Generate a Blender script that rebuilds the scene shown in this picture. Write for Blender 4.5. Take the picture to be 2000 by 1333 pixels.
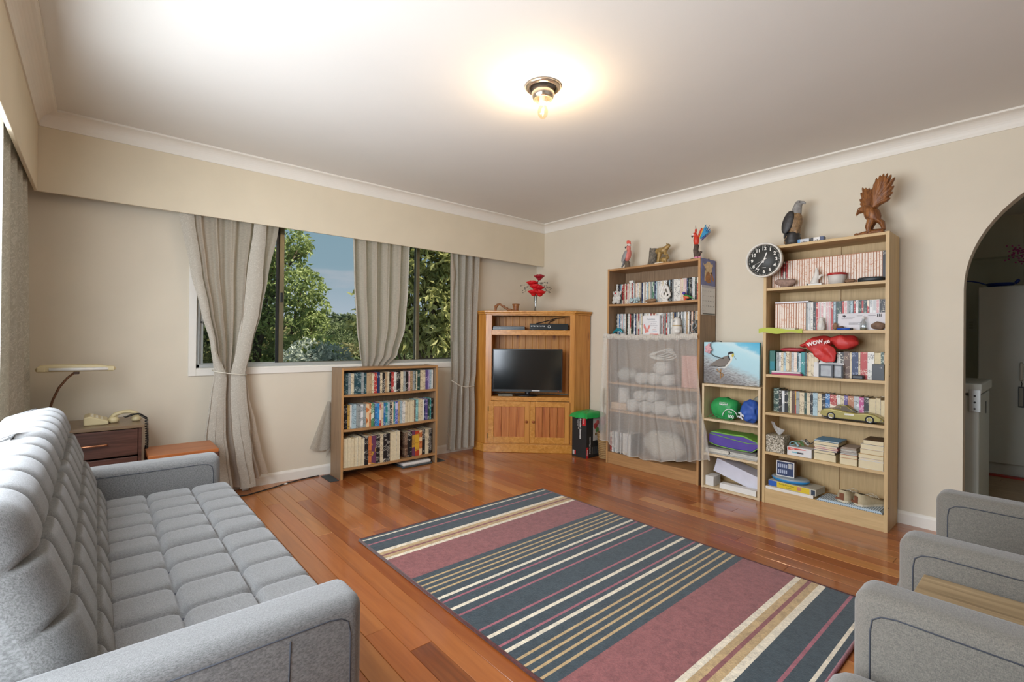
import bpy, math, random
from mathutils import Matrix, Vector, noise
# ------------------------------------------------------------------ clear
for o in list(bpy.data.objects): bpy.data.objects.remove(o)
scene = bpy.context.scene
COL = scene.collection
R = math.radians
rnd = random.Random(7)
# ------------------------------------------------------------------ camera
YAW, PITCH, ROLL = .7152, .0042, .0106
cam_d = bpy.data.cameras.new('camera'); cam = bpy.data.objects.new('camera', cam_d); COL.objects.link(cam)
_f = Vector((math.sin(YAW)*math.cos(PITCH), math.cos(YAW)*math.cos(PITCH), math.sin(PITCH)))
_r = Vector((math.cos(YAW), -math.sin(YAW), 0)); _u = _r.cross(_f)
_r2 = _r*math.cos(ROLL)+_u*math.sin(ROLL); _u2 = _u*math.cos(ROLL)-_r*math.sin(ROLL)
cam.matrix_world = Matrix(((_r2.x, _u2.x, -_f.x, -3.8344), (_r2.y, _u2.y, -_f.y, -3.9916), (_r2.z, _u2.z, -_f.z, 1.1303), (0, 0, 0, 1)))
cam_d.sensor_width = 36; cam_d.lens = 36*934.45/2000; cam_d.shift_y = -7.7/2000; cam_d.clip_start = .05; cam_d.clip_end = 500
scene.camera = cam
# ------------------------------------------------------------------ view
vs = scene.view_settings; vs.view_transform = 'Standard'; vs.look = 'None'; vs.exposure = 0.0; vs.gamma = 1; vs.use_curve_mapping = False
def H(h):
    h = h.lstrip('#'); c = [int(h[i:i+2], 16)/255 for i in (0, 2, 4)]
    return tuple((x/12.92 if x <= .04045 else ((x+.055)/1.055)**2.4) for x in c)+(1,)
# ------------------------------------------------------------------ sky
w = bpy.data.worlds.new('sky'); scene.world = w; w.use_nodes = True
N = w.node_tree; N.nodes.clear()
def nd(tree, t, **k):
    n = tree.nodes.new(t)
    for a, b in k.items(): setattr(n, a, b)
    return n
_o = nd(N, 'ShaderNodeOutputWorld'); _b = nd(N, 'ShaderNodeBackground'); _t = nd(N, 'ShaderNodeTexCoord'); _s = nd(N, 'ShaderNodeSeparateXYZ')
_rp = nd(N, 'ShaderNodeValToRGB'); _rp.color_ramp.elements[0].position = .0; _rp.color_ramp.elements[0].color = H('c6cad6')
_rp.color_ramp.elements[1].position = .5; _rp.color_ramp.elements[1].color = H('7d9fb0'); _e = _rp.color_ramp.elements.new(.14); _e.color = H('94abb9')
_nz = nd(N, 'ShaderNodeTexNoise'); _nz.inputs['Scale'].default_value = 5; _nz.inputs['Detail'].default_value = 5
_mp = nd(N, 'ShaderNodeMapping'); _mp.inputs['Scale'].default_value = (1, 1, 5)
_cr = nd(N, 'ShaderNodeValToRGB'); _cr.color_ramp.elements[0].position = .55; _cr.color_ramp.elements[1].position = .75
_cr.color_ramp.elements[1].color = (.6, .6, .6, 1)
_mx = nd(N, 'ShaderNodeMixRGB'); _mx.inputs[2].default_value = H('cfc6cc')
L = N.links.new
L(_t.outputs['Generated'], _s.inputs[0]); L(_s.outputs['Z'], _rp.inputs[0]); L(_t.outputs['Generated'], _mp.inputs[0]); L(_mp.outputs[0], _nz.inputs[0])
L(_nz.outputs[0], _cr.inputs[0]); L(_cr.outputs[0], _mx.inputs[0]); L(_rp.outputs[0], _mx.inputs[1]); L(_mx.outputs[0], _b.inputs[0]); L(_b.outputs[0], _o.inputs[0])
_b.inputs[1].default_value = 1.0
# ------------------------------------------------------------------ sun and the daylight of the side window
def light(name, kind, loc, energy, color=(1, 1, 1), aim=None, size=None, sy=None, angle=None):
    d = bpy.data.lights.new(name, kind); d.energy = energy; d.color = color[:3]
    if size:
        if kind == 'AREA':
            d.shape = 'RECTANGLE'; d.size = size; d.size_y = sy or size
        else: d.shadow_soft_size = size
    if angle: d.angle = angle
    o = bpy.data.objects.new(name, d); COL.objects.link(o); o.location = loc
    if aim is not None: o.rotation_euler = Vector(aim).to_track_quat('-Z', 'Y').to_euler()
    return o
light('sun_offscreen', 'SUN', (6, -5, 14), 9., H('fff1dc'), aim=(-.45, .38, -.81), angle=R(2))
light('window_left_offscreen', 'AREA', (-4.38, -2.375, 1.165), 190, H('e9ebf6'), aim=(1, 0, -.2), size=2.4, sy=1.6)
# ------------------------------------------------------------------ materials
MT = {}
def base(name, rough=.6, metal=0., col=(.5, .5, .5, 1), spec=.5):
    m = bpy.data.materials.new(name); m.use_nodes = True; MT[name] = m
    b = m.node_tree.nodes['Principled BSDF']; b.inputs['Roughness'].default_value = rough; b.inputs['Metallic'].default_value = metal
    b.inputs['Base Color'].default_value = col; b.inputs['Specular IOR Level'].default_value = spec
    m.diffuse_color = col
    return m, m.node_tree, b
def bump(T, b, src, strength=.3, dist=.002):
    n = nd(T, 'ShaderNodeBump'); n.inputs['Strength'].default_value = strength; n.inputs['Distance'].default_value = dist
    T.links.new(src, n.inputs['Height']); T.links.new(n.outputs[0], b.inputs['Normal'])
def coords(T, scale=(1, 1, 1), kind='Object', rnd_off=False, rot=(0, 0, 0)):
    t = nd(T, 'ShaderNodeTexCoord'); m = nd(T, 'ShaderNodeMapping'); m.inputs['Scale'].default_value = scale; m.inputs['Rotation'].default_value = rot
    T.links.new(t.outputs[kind], m.inputs[0])
    if rnd_off:
        i = nd(T, 'ShaderNodeObjectInfo'); v = nd(T, 'ShaderNodeMath', operation='MULTIPLY'); v.inputs[1].default_value = 37.
        T.links.new(i.outputs['Random'], v.inputs[0]); T.links.new(v.outputs[0], m.inputs['Location'])
    return m.outputs[0]
def ramp(T, src, stops):
    r = nd(T, 'ShaderNodeValToRGB'); e = r.color_ramp.elements
    while len(e) < len(stops): e.new(.5)
    for k, (p, c) in enumerate(stops): e[k].position = p; e[k].color = c if len(c) == 4 else tuple(c)+(1,)
    T.links.new(src, r.inputs[0]); return r.outputs[0]
def nz(T, vec, scale=5, detail=4, dist=0, rough=.55):
    n = nd(T, 'ShaderNodeTexNoise'); n.inputs['Scale'].default_value = scale; n.inputs['Detail'].default_value = detail
    n.inputs['Distortion'].default_value = dist; n.inputs['Roughness'].default_value = rough
    T.links.new(vec, n.inputs['Vector']); return n.outputs[0]
def mixc(T, f, a, b, mode='MIX'):
    n = nd(T, 'ShaderNodeMixRGB', blend_type=mode)
    for k, v in ((0, f), (1, a), (2, b)):
        if hasattr(v, 'links'): T.links.new(v, n.inputs[k])
        else: n.inputs[k].default_value = v
    return n.outputs[0]
def plain(name, hx, rough=.6, metal=0, var=.06, sc=9., bs=0., bsc=120., spec=.5):
    """one colour with a faint mottling"""
    c = H(hx); m, T, b = base(name, rough, metal, c, spec)
    v = coords(T); n = nz(T, v, sc, 3)
    lo = tuple(x*(1-var) for x in c[:3])+(1,); hi = tuple(min(1, x*(1+var)) for x in c[:3])+(1,)
    T.links.new(ramp(T, n, ((.3, lo), (.7, hi))), b.inputs['Base Color'])
    if bs: bump(T, b, nz(T, v, bsc, 3), bs, .002)
    return m
def wood(name, c1, c2, axis='z', rough=.4, sc=1., knots=False, rand=False, c3=None, coat=0., tone=None, rot=(0, 0, 0)):
    m, T, b = base(name, rough, 0, H(c1))
    s = {'x': (1.2, 22, 22), 'y': (22, 1.2, 22), 'z': (22, 22, 1.2)}[axis]
    v = coords(T, tuple(k*sc for k in s), rnd_off=rand, rot=rot)
    n = nz(T, v, 2.2, 6, .8, .6)
    st = [(.28, H(c1)), (.7, H(c2))]
    if c3: st = [(.25, H(c3)), (.42, H(c1)), (.72, H(c2))]
    col = ramp(T, n, st)
    if knots:
        kv = coords(T, {'x': (3, 9, 9), 'y': (9, 3, 9), 'z': (9, 9, 3)}[axis], rnd_off=rand)
        vo = nd(T, 'ShaderNodeTexVoronoi'); vo.inputs['Scale'].default_value = .62; T.links.new(kv, vo.inputs['Vector'])
        k = ramp(T, vo.outputs['Distance'], ((.05, (1, 1, 1)), (.13, (0, 0, 0)))); col = mixc(T, k, col, H('7a3a16'))
    if tone:
        i = nd(T, 'ShaderNodeObjectInfo'); t = ramp(T, i.outputs['Random'], tone); col = mixc(T, .62, col, t)
    T.links.new(col, b.inputs['Base Color'])
    fine = nz(T, coords(T, tuple(k*5*sc for k in s)), 3, 2)
    bump(T, b, fine, .08, .001)
    if coat: b.inputs['Coat Weight'].default_value = coat; b.inputs['Coat Roughness'].default_value = .12
    return m
def fabric(name, hx, hx2=None, rough=.95, sc=420., var=.25, weave=.5, sheen=.3):
    c = H(hx); d = H(hx2) if hx2 else tuple(x*(1-var) for x in c[:3])+(1,)
    m, T, b = base(name, rough, 0, c, .2)
    v = coords(T)
    wx = nd(T, 'ShaderNodeTexNoise'); wx.inputs['Scale'].default_value = 1.; wx.inputs['Detail'].default_value = 2
    T.links.new(coords(T, (sc, sc*.12, sc)), wx.inputs['Vector'])
    wy = nd(T, 'ShaderNodeTexNoise'); wy.inputs['Scale'].default_value = 1.; wy.inputs['Detail'].default_value = 2
    T.links.new(coords(T, (sc*.12, sc, sc*.2)), wy.inputs['Vector'])
    mm = nd(T, 'ShaderNodeMath', operation='ADD'); T.links.new(wx.outputs[0], mm.inputs[0]); T.links.new(wy.outputs[0], mm.inputs[1])
    h = nd(T, 'ShaderNodeMath', operation='MULTIPLY'); h.inputs[1].default_value = .5; T.links.new(mm.outputs[0], h.inputs[0])
    T.links.new(ramp(T, h.outputs[0], ((.4, d), (.6, c))), b.inputs['Base Color'])
    bump(T, b, h.outputs[0], weave, .0015)
    b.inputs['Sheen Weight'].default_value = sheen
    return m
def glass(name, tint='ffffff', gloss=.08, rough=.0):
    m = bpy.data.materials.new(name); m.use_nodes = True; T = m.node_tree; T.nodes.clear(); MT[name] = m
    o = nd(T, 'ShaderNodeOutputMaterial'); t = nd(T, 'ShaderNodeBsdfTransparent'); g = nd(T, 'ShaderNodeBsdfGlossy'); x = nd(T, 'ShaderNodeMixShader')
    t.inputs[0].default_value = H(tint); g.inputs['Roughness'].default_value = rough; x.inputs[0].default_value = gloss
    T.links.new(t.outputs[0], x.inputs[1]); T.links.new(g.outputs[0], x.inputs[2]); T.links.new(x.outputs[0], o.inputs[0])
    return m
def cloth(name, hx, hx2, trans=.4, clear=0., sc=9., pattern=True, rough=.8):
    """curtain cloth: diffuse and translucent, with a woven scroll pattern"""
    m, T, b = base(name, rough, 0, H(hx), .2)
    o = T.nodes['Material Output']
    v = coords(T)
    if pattern:
        dn = nz(T, v, sc, 2); ad = nd(T, 'ShaderNodeMixRGB', blend_type='ADD'); ad.inputs[0].default_value = .35
        T.links.new(v, ad.inputs[1]); T.links.new(dn, ad.inputs[2])
        vo = nd(T, 'ShaderNodeTexVoronoi', feature='SMOOTH_F1'); vo.inputs['Scale'].default_value = sc*1.6; T.links.new(ad.outputs[0], vo.inputs['Vector'])
        wv = nd(T, 'ShaderNodeMath', operation='SINE'); ml = nd(T, 'ShaderNodeMath', operation='MULTIPLY'); ml.inputs[1].default_value = 30
        T.links.new(vo.outputs['Distance'], ml.inputs[0]); T.links.new(ml.outputs[0], wv.inputs[0])
        col = ramp(T, wv.outputs[0], ((.35, H(hx2)), (.65, H(hx))))
    else:
        col = ramp(T, nz(T, coords(T, (60, 60, 260)), 1, 3), ((.35, H(hx2)), (.65, H(hx))))
    T.links.new(col, b.inputs['Base Color'])
    tr = nd(T, 'ShaderNodeBsdfTranslucent'); T.links.new(col, tr.inputs[0]); x = nd(T, 'ShaderNodeMixShader'); x.inputs[0].default_value = trans
    T.links.new(b.outputs[0], x.inputs[1]); T.links.new(tr.outputs[0], x.inputs[2]); last = x.outputs[0]
    if clear:
        tp = nd(T, 'ShaderNodeBsdfTransparent'); y = nd(T, 'ShaderNodeMixShader'); y.inputs[0].default_value = clear
        T.links.new(last, y.inputs[1]); T.links.new(tp.outputs[0], y.inputs[2]); last = y.outputs[0]
    T.links.new(last, o.inputs[0])
    return m
def emit(name, hx, s):
    m = bpy.data.materials.new(name); m.use_nodes = True; T = m.node_tree; T.nodes.clear(); MT[name] = m
    o = nd(T, 'ShaderNodeOutputMaterial'); e = nd(T, 'ShaderNodeEmission'); e.inputs[0].default_value = H(hx); e.inputs[1].default_value = s
    T.links.new(e.outputs[0], o.inputs[0]); return m
_flat = {}
def P(hx, rough=.55, metal=0):
    """a plain coloured material, made once for each colour"""
    k = (hx, rough, metal)
    if k not in _flat: _flat[k] = plain('paint_'+hx, hx, rough, metal, .04, 14)
    return _flat[k]
def spine(bg, ink, ink2=None, dense=.5):
    """printed book or case spine: rows of letter-like marks on the ground colour"""
    k = ('spine', bg, ink, ink2, dense)
    if k in _flat: return _flat[k]
    m, T, b = base('print_%s_%s' % (bg, ink), .45, 0, H(bg))
    v = coords(T, (130, 130, 330), rnd_off=True); n = nz(T, v, 1., 2)
    marks = ramp(T, n, ((.5+.1*(1-dense), (0, 0, 0)), (.53+.1*(1-dense), (1, 1, 1))))
    v2 = coords(T, (9, 9, 34), rnd_off=True); n2 = nz(T, v2, 1., 0)
    blk = ramp(T, n2, ((.5, (0, 0, 0)), (.52, (1, 1, 1))))
    fac = mixc(T, 1., marks, blk, 'MULTIPLY')
    col = mixc(T, fac, H(bg), H(ink))
    if ink2:
        v3 = coords(T, (5, 5, 11), rnd_off=True); n3 = nz(T, v3, 1.3, 0)
        col = mixc(T, ramp(T, n3, ((.6, (0, 0, 0)), (.61, (1, 1, 1)))), col, H(ink2))
    T.links.new(col, b.inputs['Base Color']); _flat[k] = m
    return m
# ------------------------------------------------------------------ mesh builder
I4 = Matrix.Identity(4)
def frame(o, a, b, c):
    """matrix with origin o and axes a, b, c"""
    a, b, c = Vector(a), Vector(b), Vector(c)
    return Matrix(((a.x, b.x, c.x, o[0]), (a.y, b.y, c.y, o[1]), (a.z, b.z, c.z, o[2]), (0, 0, 0, 1)))
def TR(x, y, z, rz=0, rx=0, ry=0, s=1):
    return Matrix.Translation((x, y, z)) @ Matrix.Rotation(rz, 4, 'Z') @ Matrix.Rotation(ry, 4, 'Y') @ Matrix.Rotation(rx, 4, 'X') @ Matrix.Scale(s, 4)
def world_loc(o):
    v = Vector((0, 0, 0))
    while o: v += o.location; o = o.parent
    return v
class MB:
    def __init__(s, M=I4): s.v = []; s.f = []; s.m = []; s.s = []; s.M = M
    def add(s, vs_, fs, m=0, smooth=False):
        n = len(s.v); s.v += [s.M @ Vector(p) for p in vs_]
        for q in fs: s.f.append([i+n for i in q]); s.m.append(m); s.s.append(smooth)
        return s
    def box(s, x0, x1, y0, y1, z0, z1, m=0):
        return s.add([(x0, y0, z0), (x1, y0, z0), (x1, y1, z0), (x0, y1, z0), (x0, y0, z1), (x1, y0, z1), (x1, y1, z1), (x0, y1, z1)],
                     [(0, 3, 2, 1), (4, 5, 6, 7), (0, 1, 5, 4), (1, 2, 6, 5), (2, 3, 7, 6), (3, 0, 4, 7)], m)
    def tube(s, path, r, n=8, m=0, caps=True, flat=1.0):
        P_ = [Vector(p) for p in path]; k = len(P_); rs = r if isinstance(r, (list, tuple)) else [r]*k
        vs_ = []; fs = []; up = None
        for i in range(k):
            d = (P_[min(i+1, k-1)]-P_[max(i-1, 0)]); d = d.normalized() if d.length > 1e-9 else Vector((0, 0, 1))
            if up is None:
                up = Vector((0, 0, 1)) if abs(d.z) < .9 else Vector((1, 0, 0))
            a = d.cross(up)
            if a.length < 1e-6: a = d.cross(Vector((0, 1, 0)))
            a.normalize(); b = a.cross(d); up = b
            for j in range(n):
                t = 2*math.pi*j/n; vs_.append(P_[i]+(a*math.cos(t)+b*math.sin(t)*flat)*rs[i])
        for i in range(k-1):
            for j in range(n): fs.append((i*n+j, i*n+(j+1) % n, (i+1)*n+(j+1) % n, (i+1)*n+j))
        if caps: fs.append(tuple(range(n))[::-1]); fs.append(tuple(range((k-1)*n, k*n)))
        return s.add(vs_, fs, m, True)
    def lathe(s, prof, n=20, c=(0, 0, 0), m=0, a0=0, a1=None, sx=1, sy=1, hollow=False, caps=True):
        full = a1 is None; a1 = 2*math.pi if full else a1
        vs_ = []; fs = []; k = len(prof); q = n if full else n+1
        for (r, z) in prof:
            for j in range(q):
                t = a0+(a1-a0)*j/n; vs_.append((c[0]+r*sx*math.cos(t), c[1]+r*sy*math.sin(t), c[2]+z))
        for i in range(k-1):
            for j in range(n): fs.append((i*q+j, i*q+(j+1) % q, (i+1)*q+(j+1) % q, (i+1)*q+j))
        if hollow:
            for j in range(n): fs.append(((k-1)*q+j, (k-1)*q+(j+1) % q, (j+1) % q, j))
        elif full and caps:
            if prof[0][0] > 1e-6: fs.append(tuple(range(n))[::-1])
            if prof[-1][0] > 1e-6: fs.append(tuple(range((k-1)*n, k*n)))
        return s.add(vs_, fs, m, True)
    def prism(s, poly, h0, h1, ax='z', m=0, smooth=False):
        """polygon in the two other axes, run from h0 to h1 along ax"""
        def pt(a, b, h): return {'z': (a, b, h), 'y': (a, h, b), 'x': (h, a, b)}[ax]
        n = len(poly); vs_ = [pt(a, b, h0) for a, b in poly]+[pt(a, b, h1) for a, b in poly]
        fs = [tuple(range(n))[::-1], tuple(range(n, 2*n))]
        s.add(vs_, fs, m, False)
        k = len(s.v)-2*n
        for j in range(n): s.f.append([k+j, k+(j+1) % n, k+n+(j+1) % n, k+n+j]); s.m.append(m); s.s.append(smooth)
        return s
    def ell(s, c, r, n=12, m=0, k=8, rot=None):
        r = r if isinstance(r, (tuple, list)) else (r, r, r); vs_ = []; fs = []
        for i in range(k+1):
            ph = math.pi*i/k
            for j in range(n):
                t = 2*math.pi*j/n; p = Vector((r[0]*math.sin(ph)*math.cos(t), r[1]*math.sin(ph)*math.sin(t), r[2]*math.cos(ph)))
                if rot is not None: p = rot @ p
                vs_.append(p+Vector(c))
        for i in range(k):
            for j in range(n): fs.append((i*n+j, (i+1)*n+j, (i+1)*n+(j+1) % n, i*n+(j+1) % n))
        return s.add(vs_, fs, m, True)
    def sheet(s, fn, nu, nv, m=0, smooth=True, mf=None, wrap=False):
        vs_ = [fn(i/nu, j/nv) for j in range(nv+1) for i in range(nu+1)]
        n = len(s.v); s.v += [s.M @ Vector(p) for p in vs_]
        for j in range(nv):
            for i in range(nu):
                a = n+j*(nu+1)+i; s.f.append([a, a+1, a+nu+2, a+nu+1]); s.s.append(smooth)
                s.m.append(mf((i+.5)/nu, (j+.5)/nv) if mf else m)
        return s
    def jitter(s, amp, sc=20., seed=0):
        """lumpy surface: push vertices by smooth noise"""
        for i, p in enumerate(s.v):
            q = p*sc+Vector((seed*3.1, seed*1.7, seed))
            s.v[i] = p+Vector((noise.noise(q), noise.noise(q+Vector((9, 0, 0))), noise.noise(q+Vector((0, 9, 0)))))*amp
        return s
    def build(s, name, mats, parent=None, label=None, cat=None, group=None, kind=None, bevel=0, seg=2, weld=False):
        if not isinstance(mats, (list, tuple)): mats = [mats]
        if parent is None:
            xs = [p.x for p in s.v]; ys = [p.y for p in s.v]; zs = [p.z for p in s.v]
            off = Vector(((min(xs)+max(xs))/2, (min(ys)+max(ys))/2, min(zs)))
        else: off = world_loc(parent)
        me = bpy.data.meshes.new(name); me.from_pydata([tuple(p-off) for p in s.v], [], s.f)
        for q in mats: me.materials.append(q)
        me.polygons.foreach_set('material_index', s.m); me.polygons.foreach_set('use_smooth', s.s); me.update()
        o = bpy.data.objects.new(name, me); COL.objects.link(o)
        if parent is None: o.location = off
        else: o.parent = parent
        tag(o, label, cat, group, kind)
        if bevel:
            b = o.modifiers.new('bevel', 'BEVEL'); b.width = bevel; b.segments = seg; b.limit_method = 'ANGLE'; b.angle_limit = R(40)
        return o
def tag(o, label=None, cat=None, group=None, kind=None):
    for k, v in (('label', label), ('category', cat), ('group', group), ('kind', kind)):
        if v: o[k] = v
    return o
def thing(name, label, cat, loc, group=None, kind=None):
    o = bpy.data.objects.new(name, None); COL.objects.link(o); o.location = loc; o.empty_display_size = .05
    return tag(o, label, cat, group, kind)
def fuse(o, voxel=.004, smooth=3):
    """grow the overlapping pieces of one body into one continuous skin"""
    m = o.modifiers.new('skin', 'REMESH'); m.mode = 'VOXEL'; m.voxel_size = voxel; m.use_smooth_shade = True
    if smooth:
        q = o.modifiers.new('smooth', 'SMOOTH'); q.factor = .5; q.iterations = smooth
    return o
def lettering(body, size, M, mat, parent, name='lettering', align='CENTER', ext=.0004, bold=0.):
    cu = bpy.data.curves.new(name, 'FONT'); cu.body = body; cu.size = size; cu.align_x = align; cu.align_y = 'CENTER'; cu.extrude = ext; cu.offset = bold; cu.resolution_u = 3
    t = bpy.data.objects.new('tmp_text', cu); COL.objects.link(t); bpy.context.view_layer.update()
    me = bpy.data.meshes.new_from_object(t.evaluated_get(bpy.context.evaluated_depsgraph_get()))
    bpy.data.objects.remove(t); bpy.data.curves.remove(cu)
    me.transform(Matrix.Translation(-world_loc(parent)) @ M); me.materials.clear(); me.materials.append(mat); me.name = name
    o = bpy.data.objects.new(name, me); COL.objects.link(o); o.parent = parent
    return o
def lerp(a, b, t): return a+(b-a)*t
def interp(tab, x):
    """smooth interpolation in a table of (x, y...) rows with falling or rising x"""
    t = sorted(tab)
    if x <= t[0][0]: return t[0][1:]
    for a, b in zip(t, t[1:]):
        if x <= b[0]:
            k = (x-a[0])/(b[0]-a[0]); k = k*k*(3-2*k)*.5+k*.5
            return tuple(lerp(p, q, k) for p, q in zip(a[1:], b[1:]))
    return t[-1][1:]
# axes of a row on the long wall (front towards -x) and of a row below the window (front towards -y)
def RW(x, y, z): return frame((x, y, z), (0, -1, 0), (1, 0, 0), (0, 0, 1))
def WW(x, y, z): return frame((x, y, z), (1, 0, 0), (0, 1, 0), (0, 0, 1))
# ================================================================== the setting
XL, YB, ZC = -4.22, -5.6, 2.42
plain('wall_paint', 'd8cdb8', .75, 0, .03, 2.5, .12, 160)
plain('ceiling_paint', 'ded9d0', .8, 0, .02, 1.5, .1, 140)
plain('trim_paint', 'e6e0d4', .5, 0, .02, 4, .05, 60)
plain('pelmet_paint', 'd9ccb2', .7, 0, .03, 3, .2, 220)
plain('kitchen_paint', 'd8d8c6', .7, 0, .02, 3)
plain('slab', '3a2a1c', .9)
TONES = ((0, H('6f3818')), (.2, H('b86c36')), (.38, H('93501f')), (.55, H('cf9150')), (.72, H('84421f')), (.88, H('c07a40')), (1, H('a86434')))
wood('floor_board', '9a4d1d', 'c87a3a', 'y', .28, .55, rand=True, c3='5f2b10', coat=.7, tone=TONES)
wood('kitchen_board', 'a98d6c', 'c4ab8a', 'y', .45, .6, rand=True)
def boards(parent, x0, x1, y0, y1, wd, mat, seed, lmin=1.0, lmax=2.8):
    q = random.Random(seed); x = x0; k = 0
    while x < x1-.004:
        xe = min(x+wd, x1); y = y0-q.random()*1.6
        while y < y1:
            ye = min(y+q.uniform(lmin, lmax), y1)
            if y1-ye < .35: ye = y1
            a = max(y, y0)
            if ye-a > .04:
                dz = -q.random()*.0006
                MB().box(x+.0006, xe-.0006, a+.0006, ye-.0006, -.018, dz).build('floor_board', mat, parent, bevel=.0012, seg=1)
            y = ye
        x = xe
fl = MB().box(XL-.1, .0, YB-.1, .1, -.08, -.018).build('floor', MT['slab'], kind='structure')
boards(fl, XL, 0, YB, 0, .0895, MT['floor_board'], 3)
MB().box(XL-.2, .1, YB-.2, .2, ZC, ZC+.12).build('ceiling', MT['ceiling_paint'], kind='structure')
# --- window wall, opening x -3.305..-1.03, z .893..2.04
WX0, WX1, WZ0, WZ1 = -3.305, -1.03, .893, 2.04
b = MB(); b.box(XL-.1, WX0, 0, .1, 0, ZC); b.box(WX1, .1, 0, .1, 0, ZC); b.box(WX0, WX1, 0, .1, 0, WZ0); b.box(WX0, WX1, 0, .1, WZ1, ZC)
b.build('wall_window', MT['wall_paint'], kind='structure')
# --- long wall with the arch
AY, AR, AZ = -3.61, .68, 1.45
b = MB(); b.box(0, .1, AY, 0, 0, ZC); b.box(0, .1, YB-.1, AY-2*AR, 0, ZC)
n = 36; arc = [(AY-AR+AR*math.cos(math.pi*i/n), AZ+AR*math.sin(math.pi*i/n)) for i in range(n+1)]
for (ya, za), (yb, zb) in zip(arc, arc[1:]):
    vs_ = []
    for x in (0, .1): vs_ += [(x, ya, za), (x, yb, zb), (x, yb, ZC), (x, ya, ZC)]
    b.add(vs_, [(0, 1, 2, 3), (7, 6, 5, 4), (0, 4, 5, 1), (3, 2, 6, 7)])
b.build('wall_right', MT['wall_paint'], kind='structure')
# --- side wall with its window, rear wall with the added window's opening
b = MB(); b.box(XL-.1, XL, YB-.1, -3.6, 0, ZC); b.box(XL-.1, XL, -1.15, 0, 0, ZC); b.box(XL-.1, XL, -3.6, -1.15, 0, .35); b.box(XL-.1, XL, -3.6, -1.15, 1.98, ZC)
b.build('wall_left', MT['wall_paint'], kind='structure')
b = MB(); b.box(XL-.1, -3.9, YB-.1, YB, 0, ZC); b.box(-.7, .1, YB-.1, YB, 0, ZC); b.box(-3.9, -.7, YB-.1, YB, 0, .65); b.box(-3.9, -.7, YB-.1, YB, 2.2, ZC)
b.build('wall_back', MT['wall_paint'], kind='structure')
# --- pelmets
PY_, PX_, PZ = -.123, -4.1, 1.955
MB().box(PX_-.016, 0, PY_, PY_+.016, PZ, ZC).build('trim_pelmet_window', MT['pelmet_paint'], kind='structure', bevel=.002, seg=1)
MB().box(PX_-.016, PX_, YB, PY_+.0, PZ, ZC).build('trim_pelmet_left', MT['pelmet_paint'], kind='structure', bevel=.002, seg=1)
# --- cornices: cove profile (distance from wall, height)
CP = [(0, 2.331), (.006, 2.331), (.0065, 2.336)]+[(.0065+.066*(1-math.cos(t)), 2.336+.071*math.sin(t)) for t in [math.pi/2*i/8 for i in range(1, 9)]]+[(.078, 2.409), (.083, 2.409), (.083, 2.42), (0, 2.42)]
def cornice(name, p0, p1, nrm, m0, m1):
    d = (Vector(p1)-Vector(p0)).normalized(); nv = Vector(nrm); vs_ = []; k = len(CP)
    for p, sgn, mm in ((p0, 1, m0), (p1, -1, m1)):
        for (q, z) in CP: v = Vector(p)+nv*q+d*sgn*q*mm; vs_.append((v.x, v.y, z))
    fs = [(i, (i+1) % k, k+(i+1) % k, k+i) for i in range(k)]+[tuple(range(k)), tuple(range(k, 2*k))[::-1]]
    o = MB().add(vs_, fs, 0, False).build(name, MT['trim_paint'], kind='structure'); return o
cornice('trim_cornice_window', (PX_, PY_, 0), (0, PY_, 0), (0, -1, 0), 1, 1)
cornice('trim_cornice_right', (0, PY_, 0), (0, YB, 0), (-1, 0, 0), 1, 1)
cornice('trim_cornice_left', (PX_, PY_, 0), (PX_, YB, 0), (1, 0, 0), 1, 1)
# --- skirting
def skirt(name, M, l):
    b = MB(M); b.prism([(0, 0), (-.013, 0), (-.013, .062), (-.009, .072), (-.004, .08), (0, .08)], 0, l, 'x'); return b.build(name, MT['trim_paint'], kind='structure')
skirt('baseboard_window', frame((XL, 0, 0), (1, 0, 0), (0, 1, 0), (0, 0, 1)), 4.22)
skirt('baseboard_right', frame((0, 0, 0), (0, -1, 0), (1, 0, 0), (0, 0, 1)), 3.61)
skirt('baseboard_left', frame((XL, YB, 0), (0, 1, 0), (-1, 0, 0), (0, 0, 1)), 5.6)
# --- window: casing, alloy frame, sashes, panes
plain('bronze_frame', '4a463a', .35, .6, .05); plain('bronze_light', '7d7359', .35, .6, .05); plain('alloy', 'c2c4bf', .35, .5, .04); plain('black_plastic', '16181a', .4)
glass('window_glass', 'f4f8f8', .004); glass('flyscreen', 'e2e4dc', .004, .5)
win = thing('window_1', 'sliding window with bronze mullions behind grey curtains', 'window', ((WX0+WX1)/2, .05, WZ0), kind='structure')
del win['category']
cw = .046
for (x0, x1, z0, z1) in ((WX0-cw, WX0, WZ0-cw, WZ1+cw), (WX1, WX1+cw, WZ0-cw, WZ1+cw), (WX0, WX1, WZ0-cw, WZ0), (WX0, WX1, WZ1, WZ1+cw)):
    MB().box(x0, x1, -.012, .0, z0, z1).build('casing', MT['trim_paint'], win, bevel=.002, seg=1)
MB().box(WX0, WX1, -.006, .1, WZ0-.006, WZ0+.008).build('sill', MT['trim_paint'], win, bevel=.002, seg=1)
fz = WZ0+.008
MB().box(WX0, WX1, .02, .08, fz, fz+.026).build('sill_track', MT['alloy'], win, bevel=.002, seg=1)
MB().box(WX0, WX0+.022, .02, .08, fz, WZ1).build('frame_jamb', MT['alloy'], win); MB().box(WX1-.022, WX1, .02, .08, fz, WZ1).build('frame_jamb', MT['alloy'], win)
MB().box(WX0, WX1, .02, .08, WZ1-.03, WZ1).build('frame_head', MT['alloy'], win)
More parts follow.
